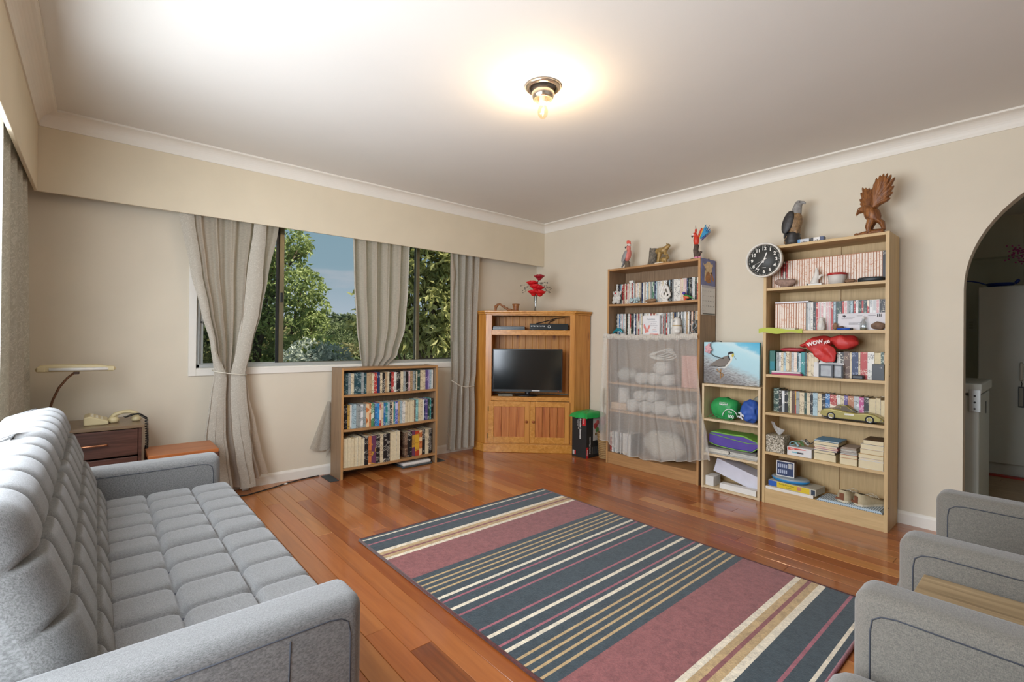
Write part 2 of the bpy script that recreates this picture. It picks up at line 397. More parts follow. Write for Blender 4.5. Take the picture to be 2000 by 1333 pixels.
def sash(x0, x1, y, mat, stile=.03, rail=.022, lt=None, rt=None):
    z0, z1 = fz+.02, WZ1-.03
    o = MB().box(x0, x0+stile, y, y+.018, z0, z1).build('sash', mat, win, bevel=.002, seg=1)
    MB().box(x1-stile, x1, y, y+.018, z0, z1).build('stile', rt or mat, o, bevel=.002, seg=1)
    MB().box(x0+stile, x1-stile, y, y+.018, z0, z0+rail).build('rail', mat, o, bevel=.002, seg=1)
    MB().box(x0+stile, x1-stile, y, y+.018, z1-rail, z1).build('rail', mat, o)
    MB().box(x0+stile-.004, x1-stile+.004, y+.006, y+.010, z0+rail-.004, z1-rail+.004).build('pane', MT['window_glass'], o)
    return o
s1 = sash(WX0+.024, -2.748, .054, MT['alloy'], .026, .012, rt=MT['bronze_frame'])
MB().box(-2.778, -2.760, .044, .053, fz+.02, WZ1-.03).build('seal', MT['black_plastic'], s1)
s2 = sash(-2.757, -1.515, .030, MT['bronze_light'], .034, .010)
MB().box(-2.751, -2.733, .018, .031, 1.40, 1.475).build('latch', MT['black_plastic'], s2, bevel=.003)
s3 = sash(-1.552, WX1-.024, .054, MT['bronze_frame'], .03, .018)
MB().box(-3.272, -3.268, .022, .05, 1.22, 1.235).build('latch', MT['black_plastic'], s1, bevel=.002)
MB().box(WX0+.03, -2.78, .078, .0785, fz+.03, WZ1-.04).build('flyscreen', MT['flyscreen'], win)
# --- side window, and a rear one added for light (both out of view)
for nm, x0, x1, y0, y1, z0, z1, ax in (('window_2', XL-.1, XL, -3.6, -1.15, .35, 1.98, 'y'), ('window_rear_added', -3.9, -.7, YB-.1, YB, .65, 2.2, 'x')):
    wo = thing(nm, 'wide alloy framed unseen window in the wall', 'window', ((x0+x1)/2, (y0+y1)/2, z0), kind='structure'); del wo['category']
    if ax == 'y':
        for a in (y0, (y0+y1)/2-.015, y1-.03): MB().box(x0+.03, x1-.03, a, a+.03, z0, z1).build('frame_stile', MT['alloy'], wo)
        for a in (z0, z1-.03): MB().box(x0+.03, x1-.03, y0+.03, y1-.03, a, a+.03).build('frame_rail', MT['alloy'], wo)
        MB().box(x0+.06, x0+.064, y0+.03, y1-.03, z0+.03, z1-.03).build('pane', MT['window_glass'], wo)
    else:
        for a in (x0, (x0+x1)/2-.015, x1-.03): MB().box(a, a+.03, y0+.03, y1-.03, z0, z1).build('frame_stile', MT['alloy'], wo)
        for a in (z0, z1-.03): MB().box(x0+.03, x1-.03, y0+.03, y1-.03, a, a+.03).build('frame_rail', MT['alloy'], wo)
        MB().box(x0+.03, x1-.03, y0+.05, y0+.054, z0+.03, z1-.03).build('pane', MT['window_glass'], wo)
# --- kitchen beyond the arch
kf = MB().box(0, 3.4, -5.7, -1.6, -.08, -.018).build('floor', MT['slab'], kind='structure')
boards(kf, .0, 3.3, -5.6, -1.7, .15, MT['kitchen_board'], 5, .8, 1.6)
MB().box(.1, 3.5, -5.7, -1.5, ZC, ZC+.12).build('ceiling', MT['ceiling_paint'], kind='structure')
MB().box(3.2, 3.3, -5.7, -1.6, 0, ZC).build('wall_kitchen', MT['kitchen_paint'], kind='structure')
MB().box(.1, 3.3, -1.7, -1.6, 0, ZC).build('wall_kitchen', MT['kitchen_paint'], kind='structure')
MB().box(.1, 3.3, -5.7, -5.6, 0, ZC).build('wall_kitchen', MT['kitchen_paint'], kind='structure')
MB().box(3.04, 3.2, -5.6, -1.7, 2.017, ZC).build('trim_bulkhead', MT['kitchen_paint'], kind='structure')
# ================================================================== outdoors
plain('ground_green', '5d6640', .95, 0, .3, .4)
plain('bark', '57483a', .9, 0, .2, 12, .5, 30)
def leafmat(name, c1, c2, c3):
    m, T, bb = base(name, .55, 0, H(c1), .3)
    i = nd(T, 'ShaderNodeTexCoord'); n = nz(T, coords(T, (1, 1, 1)), 6, 4)
    col = ramp(T, n, ((.3, H(c3)), (.5, H(c1)), (.68, H(c2)))); T.links.new(col, bb.inputs['Base Color'])
    tr = nd(T, 'ShaderNodeBsdfTranslucent'); T.links.new(col, tr.inputs[0]); x = nd(T, 'ShaderNodeMixShader'); x.inputs[0].default_value = .35
    T.links.new(bb.outputs[0], x.inputs[1]); T.links.new(tr.outputs[0], x.inputs[2]); T.links.new(x.outputs[0], T.nodes['Material Output'].inputs[0]); return m
leafmat('leaf_bright', '93a062', 'c4cc90', '667446'); leafmat('leaf_olive', '968f66', 'bcb488', '68664a'); leafmat('leaf_dark', '6f7a54', '9aa274', '4b563a'); leafmat('leaf_silver', 'b4baae', 'd8dcd2', '848c80')
leafmat('leaf_yellow', 'a6a564', 'dad49a', '68704a'); leafmat('leaf_far', '6a745a', '868f72', '525c48')
MB().box(-40, 60, 1.2, 160, -3.2, -3.0).build('ground', MT['ground_green'], kind='structure')
def leaves(clusters, count, ln, wd, q, droop=.3):
    b = MB(); V = b.v; F = b.f
    tot = sum(c[1][0]*c[1][1]*c[1][2] for c in clusters)**.5 or 1
    wts = [(c[1][0]*c[1][1]*c[1][2])**.67 for c in clusters]; sw = sum(wts)
    for (c, r), wt in zip(clusters, wts):
        for _ in range(int(count*wt/sw)):
            while True:
                p = Vector((q.uniform(-1, 1), q.uniform(-1, 1), q.uniform(-1, 1)))
                if p.length <= 1: break
            k = p.length; p = p*(.55+.45*k)/max(k, .3) if k > .3 else p
            P0 = Vector((c[0]+p.x*r[0], c[1]+p.y*r[1], c[2]+p.z*r[2]))
            d = Vector((q.uniform(-1, 1), q.uniform(-1, 1), q.uniform(-1, .6)-droop)).normalized(); s_ = d.cross(Vector((q.uniform(-1, 1), q.uniform(-1, 1), q.uniform(-1, 1)))).normalized()
            l = ln*q.uniform(.6, 1.25); h = wd*q.uniform(.7, 1.2)*.5; n0 = len(V)
            up = d.cross(s_)*l*.12
            V += [P0, P0+d*l*.5+s_*h+up, P0+d*l, P0+d*l*.5-s_*h+up]; F.append([n0, n0+1, n0+2, n0+3]); b.m.append(0); b.s.append(False)
    return b
def tree(name, label, cat, basep, clusters, count, ln, wd, mat, seed, group=None, trunk=.1):
    q = random.Random(seed); t = thing(name, label, cat, basep, group)
    leaves(clusters, count, ln, wd, q).build('foliage', MT[mat], t, kind='stuff')
    b = MB(); top = Vector(clusters[0][0])
    b.tube([basep, Vector(basep).lerp(top, .45)+Vector((q.uniform(-.1, .1), q.uniform(-.1, .1), 0)), top], [trunk, trunk*.75, trunk*.3], 8)
    b.build('trunk', MT['bark'], t)
    for c, r in clusters[1:]:
        m_ = Vector(basep).lerp(top, q.uniform(.4, .85)); e = Vector(c); mid = m_.lerp(e, .5)+Vector((q.uniform(-.2, .2), q.uniform(-.2, .2), -.1))
        MB().tube([m_, mid, e], [trunk*.4, trunk*.28, trunk*.1], 6).build('branch', MT['bark'], t)
        for _ in range(3):
            e2 = e+Vector((q.uniform(-1, 1)*r[0], q.uniform(-1, 1)*r[1], q.uniform(-1, 1)*r[2]))*.8
            MB().tube([mid.lerp(e, q.random()), e2], [trunk*.14, trunk*.05], 5).build('branch', MT['bark'], t)
    return t
# camera sees outdoors along these bearings; C(px, t) is the ground point at bearing px and distance t
def C(px, py, t):
    d = _f+_r2*((px-1000)/934.45)-_u2*((py-658.8)/934.45); p = Vector((-3.8344, -3.9916, 1.1303))+d*t; return (p.x, p.y, p.z)
def cl(px, py, t, r, rz=None): return (C(px, py, t), (r, r, rz or r*.8))
tree('feathery_tree', 'tall light green tree with open hanging branches outside the window', 'tree', C(500, 800, 8.8)[:2]+(-3.0,),
     [cl(505, 590, 8.8, .55), cl(545, 470, 8.8, .5), cl(585, 480, 8.7, .24), cl(560, 540, 8.8, .5), cl(590, 560, 8.6, .42), cl(610, 600, 8.8, .3), cl(560, 625, 8.7, .5), cl(610, 630, 8.7, .3), cl(470, 640, 8.8, .5), cl(490, 520, 8.9, .55), cl(560, 690, 8.9, .38), cl(515, 690, 9, .5), cl(430, 560, 9.2, .8)],
     9500, .11, .05, 'leaf_bright', 11, trunk=.09)
tree('broadleaf_tree', 'dense tree with large glossy yellow green leaves outside the right pane', 'tree', C(850, 760, 7.4)[:2]+(-3.0,),
     [cl(845, 590, 7.4, .42), cl(850, 500, 7.5, .4), cl(880, 560, 7.6, .45), cl(800, 540, 7.4, .38), cl(770, 600, 7.4, .32), cl(745, 610, 7.2, .3), cl(715, 575, 7.0, .16), cl(712, 625, 7.0, .2), cl(730, 660, 7.1, .26), cl(790, 650, 7.4, .36), cl(850, 660, 7.5, .4), cl(890, 640, 7.6, .4), cl(900, 500, 7.6, .4), cl(760, 520, 7.5, .28), cl(800, 470, 7.7, .35), cl(830, 450, 7.6, .35), cl(880, 470, 7.8, .35)],
     5200, .17, .065, 'leaf_yellow', 12, trunk=.07)
sh = [('olive_shrub', 'dry olive coloured bushy scrub below the feathery tree', (545, 700, 10, 1.1), 'leaf_olive', 5200, .1, .04),
      ('olive_shrub', 'olive scrub with thin twigs behind the tied curtain', (430, 690, 9.5, 1.2), 'leaf_olive', 5200, .1, .04),
      ('silver_shrub', 'pale silver leaved bush low in the big window pane', (605, 692, 7.2, .33), 'leaf_silver', 1500, .08, .035),
      ('silver_shrub', 'second pale silver bush beside the bright green sapling', (648, 698, 7.4, .3), 'leaf_silver', 1300, .08, .035),
      ('green_sapling', 'bright lime green leafy sapling among the silver bushes', (622, 678, 7.9, .3), 'leaf_bright', 1300, .09, .04),
      ('round_shrub', 'rounded dark green bush in the middle distance', (668, 668, 12, .75), 'leaf_dark', 3600, .11, .05),
      ('round_shrub', 'mid green bush in front of the far tree line', (620, 668, 16, 1.1), 'leaf_dark', 3800, .15, .07),
      ('round_shrub', 'dark bush beneath the broadleaf tree by the right pane', (760, 720, 10, 1.0), 'leaf_dark', 3600, .13, .06),
      ('round_shrub', 'low green bush filling the foot of the right pane', (860, 725, 9.5, 1.0), 'leaf_dark', 3400, .13, .06),
      ('olive_shrub', 'olive bush at the foot of the big window pane', (690, 720, 9, .7), 'leaf_olive', 3000, .1, .045)]
for k, (nm, lb, (px, py, t_, r), mt, cnt, ln, wd) in enumerate(sh):
    c = C(px, py, t_)
    tree(nm, lb, 'bush', (c[0], c[1], -3.0), [(c, (r, r, r*.75)), ((c[0]+r*.6, c[1]+r*.3, c[2]-r*.35), (r*.7, r*.7, r*.6)), ((c[0]-r*.6, c[1]+.2, c[2]-r*.4), (r*.7, r*.7, r*.6)), ((c[0], c[1]-r*.2, c[2]-r*.8), (r, r, r*.7))], cnt, ln, wd, mt, 40+k, 'bushes below the window', trunk=.04)
q = random.Random(5)
for k in range(11):
    px = 390+k*48+q.uniform(-6, 6); t_ = (32, 40, 48)[k % 3]; c = C(px, 641+q.uniform(-6, 5), t_); r = (1.15, 1.45, 1.75)[k % 3]
    tree('distant_tree', 'distant round dark green tree on the far ridge', 'tree', (c[0], c[1], -3.0), [(c, (r*1.25, r, r*.75)), ((c[0]+r*.5, c[1], c[2]-r*1.0), (r*1.3, r, r))], 1500, .5, .28, 'leaf_far', 80+k, 'trees on the far ridge', trunk=.15)
# ================================================================== furniture
fabric('sofa_cloth', '807f7d', '5d5c5a', sc=1500, weave=.35); fabric('chair_cloth', '7c766c', '5f5b54', sc=1500, weave=.35)
plain('seam_thread', '3c3e44', .9); plain('dark_leg', '241a14', .4)
wood('case_side', '7d6248', '9c8062', 'z', .5, 1.4); wood('case_edge', 'a9794a', 'c39660', 'z', .5, 1.2); wood('case_shelf', '9a7148', 'b98d5c', 'y', .45, 1.2); wood('case_shelf_x', '9a7148', 'b98d5c', 'x', .45, 1.2)
wood('case_back', '7d6248', '9c8062', 'z', .6, 1.5)
wood('beech', 'b99a6a', 'd0b280', 'z', .5, 1.2); wood('beech_shelf', 'b99a6a', 'd0b280', 'y', .5, 1.2); wood('beech_back', 'b99a6a', 'd0b280', 'z', .55, 1.4); wood('beech_pale', 'cdb48c', 'dcc7a3', 'z', .5, 1.2)
wood('pine', 'bf7d33', 'd99a4a', 'z', .35, .8, knots=True, rand=True, c3='a8662a', coat=.2); wood('pine_rail', 'c2822f', 'dc9f50', 'x', .35, .8, rand=True, c3='b06f2c', coat=.2)
wood('pine_inner', 'bf7d33', 'd99a4a', 'z', .45, .8, knots=True, rand=True, c3='a8662a'); wood('pine_red', 'b0642c', 'cc8445', 'z', .38, .9, knots=True, rand=True, c3='8c4620')
def cushion(mb, O, U, V, Nn, lu, lv, th, Rr, cols=1, rows=1, amp=.012, crease=.010, res=(60, 30), crown=.0, edge_tuft=True, m=0):
    """upholstered pad: tufted top, rounded rim and plain sides. O = corner of the top plane"""
    O, U, V, Nn = Vector(O), Vector(U), Vector(V), Vector(Nn)
    nu, nv = res
    def cell(t, k):
        if k <= 1: return 1.
        a = (t*k) % 1.0; return (1-abs(2*a-1)**7)
    def top(u, v):
        du = min(u, 1-u)*lu; dv = min(v, 1-v)*lv; h = 0
        for d in (du, dv):
            if d < Rr: h -= Rr*(1-math.sqrt(max(0, 1-(1-d/Rr)**2)))
        pu, pv = cell(u, cols), cell(v, rows)
        puff = (pu*pv)**.5 if cols > 1 else 0
        fade = min(1, min(du, dv)/.03)
        h += amp*puff-crease*(1-puff)*fade*(1 if cols > 1 else 0)
        if cols > 1:          # buttons
            for i in range(1, cols):
                for j in range(1, rows):
                    r2 = ((u-i/cols)*lu)**2+((v-j/rows)*lv)**2; h -= .016*math.exp(-r2/.00025)
        h += crown*(1-(2*u-1)**2)*(1-(2*v-1)**2)
        return O+U*(u*lu)+V*(v*lv)+Nn*h
    def fn(a, b):
        # first and last rings run down the side
        i = round(a*(nu+4)); j = round(b*(nv+4)); dn = 0
        ii, jj = i-2, j-2
        if ii < 0: dn = max(dn, -ii); ii = 0
        if ii > nu: dn = max(dn, ii-nu); ii = nu
        if jj < 0: dn = max(dn, -jj); jj = 0
        if jj > nv: dn = max(dn, jj-nv); jj = nv
        p = top(ii/nu, jj/nv)
        if dn:
            uu, vv = ii/nu, jj/nv; flat = O+U*(uu*lu)+V*(vv*lv)-Nn*(Rr*1.0 if dn == 1 else th)
            p = flat
        return p
    mb.sheet(fn, nu+4, nv+4, m)
    c0 = [O-Nn*th, O+U*lu-Nn*th, O+U*lu+V*lv-Nn*th, O+V*lv-Nn*th]; mb.add(c0, [(0, 1, 2, 3)], m)
    return mb
# ---------------------------------------------------------------- sofa
sofa = thing('sofa', 'blue grey button tufted fabric sofa along the side wall', 'sofa', (-3.7, -2.08, 0))
SY0, SY1 = -2.965, -1.20     # outer faces of the arms
MB().box(-4.0, -3.37, SY0+.13, SY1-.13, .14, .30).build('base', MT['sofa_cloth'], sofa, bevel=.015)
for (ya, yb) in ((-2.045, -1.335), (-2.835, -2.047)):
    o = cushion(MB(), (-3.335, ya, .425), (0, 1, 0), (-1, 0, 0), (0, 0, 1), yb-ya, .49, .15, .045, 5, 3, .012, .013, (100, 54)).build('seat_cushion', MT['sofa_cloth'], sofa)
    # backrest leans: from (x -3.80, z .40) up to (x -3.955, z .87)
    vdir = Vector((-.155, 0, .45)).normalized(); nn = Vector((vdir.z, 0, -vdir.x))
    p = cushion(MB(), (-3.79, ya, .385), (0, 1, 0), vdir, nn, yb-ya, .50, .15, .06, 5, 4, .012, .013, (100, 60)).build('backrest', MT['sofa_cloth'], sofa)
    for i in range(1, 5):
        for j in range(1, 3): MB().ell((-3.335-.49*j/3, lerp(ya, yb, i/5), .402), (.009, .009, .005), 8, 0, 6).build('button', MT['seam_thread'], o)
        for j in range(1, 4):
            c = Vector((-3.79, lerp(ya, yb, i/5), .385))+vdir*(.5*j/4)-nn*.022
            MB().ell(c, (.008, .008, .008), 8, 0, 6).build('button', MT['seam_thread'], p)
def arm(parent, x0, x1, y0, y1, z0, z1, mat, along='x', rr=.04, front=1):
    """padded arm: rounded top and front end, piping along the edges"""
    a = MB().box(x0, x1, y0, y1, z0, z1).build('arm', mat, parent, bevel=rr, seg=5)
    for q_ in a.data.polygons: q_.use_smooth = True
    return a
for (y0, y1) in ((SY0, SY0+.128), (SY1-.128, SY1)):
    a = arm(sofa, -4.03, -3.372, y0, y1, .13, .556, MT['sofa_cloth'], rr=.032)
    yo = y0 if y0 == SY0 else y1; ins = .001 if yo == y0 else -.001
    yi = y1 if yo == y0 else y0
    for y_ in (yo-ins*0, yi):
        MB().tube([(-4.0, y_, .522), (-3.45, y_, .522), (-3.425, y_, .517), (-3.41, y_, .506), (-3.405, y_, .48), (-3.405, y_, .16)], .0016, 6).build('piping', MT['seam_thread'], a)
    for xs in (-3.53, -3.72, -3.9): MB().tube([(xs, yo, .51), (xs-.004, yo, .35), (xs, yo, .16)], .0018, 6).build('seam', MT['seam_thread'], a)
for (x, y) in ((-3.42, SY0+.1), (-3.42, SY1-.1), (-3.96, SY0+.1), (-3.96, SY1-.1)):
    MB().lathe([(.014, 0), (.024, .15)], 12, (x, y, 0)).build('leg', MT['dark_leg'], sofa)
# ---------------------------------------------------------------- armchairs (face the window)
def armchair(xc, label):
    w_ = .365; yf = -3.685; yb = -4.42
    t = thing('armchair', label, 'armchair', (xc, (yf+yb)/2, 0), 'grey armchairs')
    MB().box(xc-w_+.115, xc+w_-.115, yb+.05, yf-.03, .13, .27).build('base', MT['chair_cloth'], t, bevel=.015)
    cushion(MB(), (xc-w_+.122, yf+.035, .425), (1, 0, 0), (0, -1, 0), (0, 0, 1), 2*w_-.244, .52, .16, .06, crown=.03, res=(30, 30)).build('seat_cushion', MT['chair_cloth'], t)
    vd = Vector((0, -.16, .5)).normalized(); nn = Vector((0, vd.z, -vd.y))
    cushion(MB(), (xc+w_-.118, yf-.45, .40), (-1, 0, 0), vd, nn, 2*w_-.236, .48, .15, .06, crown=.03, res=(30, 30)).build('backrest', MT['chair_cloth'], t)
    for s_ in (-1, 1):
        xa, xb = sorted((xc+s_*w_, xc+s_*(w_-.118)))
        a = MB().box(xa, xb, yb, yf, .12, .585).build('arm', MT['chair_cloth'], t, bevel=.034, seg=5)
        for q_ in a.data.polygons: q_.use_smooth = True
        for xx in (xa, xb):
            MB().tube([(xx, yb+.05, .549), (xx, yf-.08, .549), (xx, yf-.054, .544), (xx, yf-.039, .532), (xx, yf-.035, .505), (xx, yf-.035, .16)], .0017, 6).build('piping', MT['seam_thread'], a)
    for sx in (-1, 1):
        for y in (yf-.06, yb+.06): MB().lathe([(.014, 0), (.022, .14)], 12, (xc+sx*(w_-.06), y, 0)).build('leg', MT['dark_leg'], t)
    return t
armchair(-1.745, 'grey fabric armchair nearest the arch, beside the bookcases')
armchair(-2.81, 'grey fabric armchair on the sofa side of the wooden side table')
wood('side_table_wood', '8f7a5a', 'b39c78', 'y', .6, .8, rand=True, c3='6d5a40')
st = thing('side_table', 'rough wooden side table between the two grey armchairs', 'side table', (-2.28, -4.0, 0))
for k in range(2): MB().box(-2.415+k*.148, -2.415+k*.148+.147, -4.36, -3.745, .475, .5).build('top_board', MT['side_table_wood'], st, bevel=.002)
for x in (-2.39, -2.17):
    for y in (-4.3, -3.8): MB().box(x-.02, x+.02, y-.02, y+.02, 0, .475).build('leg', MT['side_table_wood'], st, bevel=.002)
MB().box(-2.39, -2.17, -3.81, -3.79, .42, .475).build('apron', MT['side_table_wood'], st); MB().box(-2.39, -2.17, -4.31, -4.29, .42, .475).build('apron', MT['side_table_wood'], st)
# ---------------------------------------------------------------- rug
def pile(name, hx):
    m, T, bb = base(name, .95, 0, H(hx), .1)
    v = coords(T, (1, 1, 1)); n = nz(T, coords(T, (260, 120, 120)), 1, 2); n2 = nz(T, v, 40, 3)
    c = H(hx); lo = tuple(x*.72 for x in c[:3])+(1,); hi = tuple(min(1, x*1.2) for x in c[:3])+(1,)
    T.links.new(ramp(T, mixc(T, .5, n, n2), ((.35, lo), (.62, hi))), bb.inputs['Base Color']); bump(T, bb, n, .6, .004); bb.inputs['Sheen Weight'].default_value = .2
    return m
RC = [pile('rug_navy', '3d484e'), pile('rug_wine', '8d5756'), pile('rug_cream', 'dfd4be'), pile('rug_tan', 'bb9f74'), pile('rug_rose', 'a0606a'), pile('rug_edge', '5d3a37')]
seq = []      # (y at the start of the band, colour)
def bd(y, w_, c): seq.append((y, w_, c))
half = [(1.465, 1.478, 2), (1.535, 1.548, 4), (1.640, 1.668, 2), (1.668, 1.698, 3), (1.698, 1.714, 1), (1.714, 1.742, 3), (1.742, 1.766, 2), (1.766, 2.012, 1), (2.052, 2.064, 3), (2.094, 2.106, 3), (2.132, 2.144, 3), (2.172, 2.184, 3), (2.228, 2.246, 2), (2.268, 2.280, 4), (2.332, 2.350, 2), (2.390, 2.402, 4)]
cen = 2.463
bands = half+[(2*cen-b_, 2*cen-a_, c_) for a_, b_, c_ in half][::-1]
rug = thing('rug', 'striped navy, wine and cream rug on the timber floor', 'rug', (-2.01, -2.463, 0))
RX0, RX1 = -2.722, -1.298
cuts = []; y = 1.440
for a_, b_, c_ in bands:
    if a_-y > .0005: cuts.append((y, a_, 0))
    cuts.append((a_, b_, c_)); y = b_
cuts.append((y, 2*cen-1.440, 0))
b = MB(); q = random.Random(2)
for a_, b_, c_ in cuts:
    nseg = 24
    for k in range(nseg):
        xa, xb = lerp(RX0, RX1, k/nseg), lerp(RX0, RX1, (k+1)/nseg); b.add([(xa, -a_, .011), (xb, -a_, .011), (xb, -b_, .011), (xa, -b_, .011)], [(3, 2, 1, 0)], c_)
b.add([(RX0, -1.44, 0), (RX1, -1.44, 0), (RX1, -2*cen+1.44, 0), (RX0, -2*cen+1.44, 0)], [(0, 1, 2, 3)], 0)
b.build('pile', RC, rug)
MB().tube([(RX0, -1.44, .007), (RX1, -1.44, .007)], .007, 8).build('binding', RC[5], rug); MB().tube([(RX0, -2*cen+1.44, .007), (RX1, -2*cen+1.44, .007)], .007, 8).build('binding', RC[4], rug)
for x in (RX0, RX1): MB().tube([(x, -1.44, .007), (x, -2*cen+1.44, .007)], .007, 8).build('binding', RC[5], rug)
# ---------------------------------------------------------------- bookcases
def bookcase(name, label, M, W, D, Hh, shelves, mats, kick=.085, th=.018, back=True, topz=None, sag=0., cat='bookcase'):
    """local frame: a along the front, d into the wall, z up"""
    side, edge, shelf, bk = mats
    t = thing(name, label, cat, M @ Vector((W/2, D/2, 0)))
    for a in (0, W-th):
        o = MB(M).box(a, a+th, .003, D, 0, Hh).build('side_panel', side, t, bevel=.001, seg=1)
        MB(M).box(a, a+th, 0, .003, 0, Hh).build('edge_strip', edge, o)
    MB(M).box(th, W-th, .001, D-.004, Hh-th-.002, Hh-.002).build('top_panel', shelf, t, bevel=.001, seg=1)
    for z in shelves:
        n_ = 12; b_ = MB(M)
        def S(x): return -sag*(1-(2*x-1)**2)
        vs_ = []; fs = []
        for i in range(n_+1):
            x = lerp(th, W-th, i/n_); dz = S(i/n_)
            vs_ += [(x, .004, z-th+dz), (x, D-.006, z-th+dz), (x, D-.006, z+dz), (x, .004, z+dz)]
        for i in range(n_):
            k = i*4
            for j in range(4): fs.append((k+j, k+(j+1) % 4, k+4+(j+1) % 4, k+4+j))
        fs += [(3, 2, 1, 0), (n_*4, n_*4+1, n_*4+2, n_*4+3)]
        o = b_.add(vs_, fs).build('shelf', shelf, t)
    if kick: MB(M).box(th, W-th, .006, .022, 0, kick).build('kickboard', shelf, t)
    if back:
        MB(M).box(th*.5, W-th*.5, D-.004, D, .0, Hh-.004).build('back_panel', bk, t)
    return t
CM = (MT['case_side'], MT['case_edge'], MT['case_shelf_x'], MT['case_back'])
LOW = WW(-2.37, -.263, 0); LW = .885
bookcase('low_bookcase', 'low brown bookcase of three shelves under the window', LOW, LW, .215, .885, (.088, .395, .671), CM, kick=0, sag=.006)
CM2 = (MT['case_side'], MT['case_edge'], MT['case_shelf'], MT['case_back'])
DVD = RW(-.27, -1.229, 0); DW = .899
bookcase('dvd_bookcase', 'brown bookcase with a white net curtain and bird ornaments on top', DVD, DW, .255, 1.785, (.105, .50, .75, 1.184, 1.46), CM2, kick=.09, sag=.006)
BM = (MT['beech'], MT['beech'], MT['beech_shelf'], MT['beech_back'])
TAL = RW(-.277, -2.603, 0); TW = .71
tb = bookcase('tall_bookcase', 'tall pale beech bookcase with two carved eagles on top', TAL, TW, .262, 1.8, (.10, .36, .635, .903, 1.209, 1.507), BM, kick=.082)
MB(TAL).box(.385, .40, .250, .258, .09, 1.79).build('back_joint', MT['beech'], tb)
for z in (.14, .93, 1.0): MB(TAL).add([], []).box(TW, TW+.001, .02, .026, z, z+.006).build('screw_cap', MT['dark_leg'], tb)
CMm = (MT['beech_pale'], MT['beech_pale'], MT['beech_pale'], MT['beech_back'])
CUB = RW(-.283, -2.158, 0); CW = .432
bookcase('small_shelf_unit', 'small pale three tier shelf unit between the bookcases', CUB, CW, .265, .803, (.018, .27, .535), CMm, kick=0, th=.016, cat='shelf unit')
# ---------------------------------------------------------------- corner television cabinet
tvd = Vector((.71828, -.69576, 0)); tvn = Vector((.69576, .71828, 0))
TV = frame((-.883, -.191, 0), tvd, tvn, (0, 0, 1)); TL = .888      # a along the front, d into the corner
cab = thing('corner_cabinet', 'honey pine corner television cabinet with two panelled doors', 'cabinet', (-.4, -.4, 0))
foot = [(-.883, -.191), (-.245, -.809), (-.022, -.82), (-.022, -.022), (-.883, -.022)]
def off(poly, k):
    return [(-.883-k, -.191-k*.42), (-.245-k*.42, -.809-k), (-.022, -.82-k), (-.022, -.022), (-.883-k, -.022)]
MB().prism(off(foot, .022), 0, .082).build('plinth', MT['pine_rail'], cab, bevel=.004)
MB().prism(off(foot, .026), 1.395, 1.415).build('top', MT['pine_rail'], cab, bevel=.004); MB().prism(off(foot, .012), 1.378, 1.395).build('top_moulding', MT['pine_rail'], cab, bevel=.004)
MB().prism([(-.883, -.191), (-.883, -.022), (-.865, -.022), (-.865, -.191)], .082, 1.378).build('side_panel', MT['pine'], cab, bevel=.002)
MB().prism([(-.245, -.809), (-.022, -.82), (-.022, -.802), (-.245, -.791)], .082, 1.378).build('side_panel', MT['pine'], cab, bevel=.002)
MB(TV).box(.0, .062, 0, .022, .082, 1.378).build('front_stile', MT['pine'], cab, bevel=.002); MB(TV).box(.842, TL, 0, .022, .082, 1.378).build('front_stile', MT['pine'], cab, bevel=.002)
MB(TV).box(.062, .842, 0, .022, 1.366, 1.378).build('front_rail', MT['pine_rail'], cab)
MB(TV).box(.062, .842, 0, .022, 1.17, 1.222).build('front_rail', MT['pine_rail'], cab, bevel=.002)
MB(TV).box(.062, .842, 0, .022, .512, .553).build('front_rail', MT['pine_rail'], cab, bevel=.002); MB(TV).box(.062, .842, 0, .022, .082, .094).build('front_rail', MT['pine_rail'], cab)
MB(TV).box(.05, .86, .022, .272, 1.20, 1.218).build('shelf', MT['pine_rail'], cab); MB(TV).box(.05, .86, .022, .272, .53, .548).build('shelf', MT['pine_rail'], cab)
for k in range(12):
    a0 = .048+k*.0695; MB(TV).box(a0, a0+.0685, .272, .284, .56, 1.37).build('back_board', MT['pine_inner'], cab, bevel=.0025, seg=1)
for a in (.05, .846): MB(TV).box(a, a+.012, .022, .272, .55, 1.37).build('inner_side', MT['pine_inner'], cab)
plain('brass_dark', '6a5a3a', .4, .8); plain('knob_wood', '9a5326', .35)
for (a0, a1, kn, hs) in ((.040, .4505, .418, .036), (.4535, .846, .486, None)):
    dr = MB(TV).box(a0, a0+.05, -.016, -.001, .095, .508).build('door', MT['pine_rail'], cab, bevel=.002)
    MB(TV).box(a1-.05, a1, -.016, -.001, .095, .508).build('door_stile', MT['pine'], dr, bevel=.002)
    MB(TV).box(a0+.05, a1-.05, -.016, -.001, .455, .508).build('door_rail', MT['pine_rail'], dr, bevel=.002); MB(TV).box(a0+.05, a1-.05, -.016, -.001, .095, .155).build('door_rail', MT['pine_rail'], dr, bevel=.002)
    wd = (a1-a0-.1)/4
    for k in range(4): MB(TV).box(a0+.05+k*wd+.001, a0+.05+(k+1)*wd-.001, -.007, -.002, .152, .458).build('panel_board', MT['pine_red'], dr, bevel=.002, seg=1)
    kb = MB(TV @ frame((kn, -.016, .31), (1, 0, 0), (0, 0, 1), (0, -1, 0))); kb.lathe([(.007, 0), (.006, .008), (.013, .014), (.014, .02), (.009, .026), (0, .027)], 14).build('knob', MT['knob_wood'], dr)
    if hs:
        for z in (.16, .43): MB(TV).box(.030, .040, -.012, -.001, z-.025, z+.025).build('hinge', MT['brass_dark'], dr, bevel=.002)
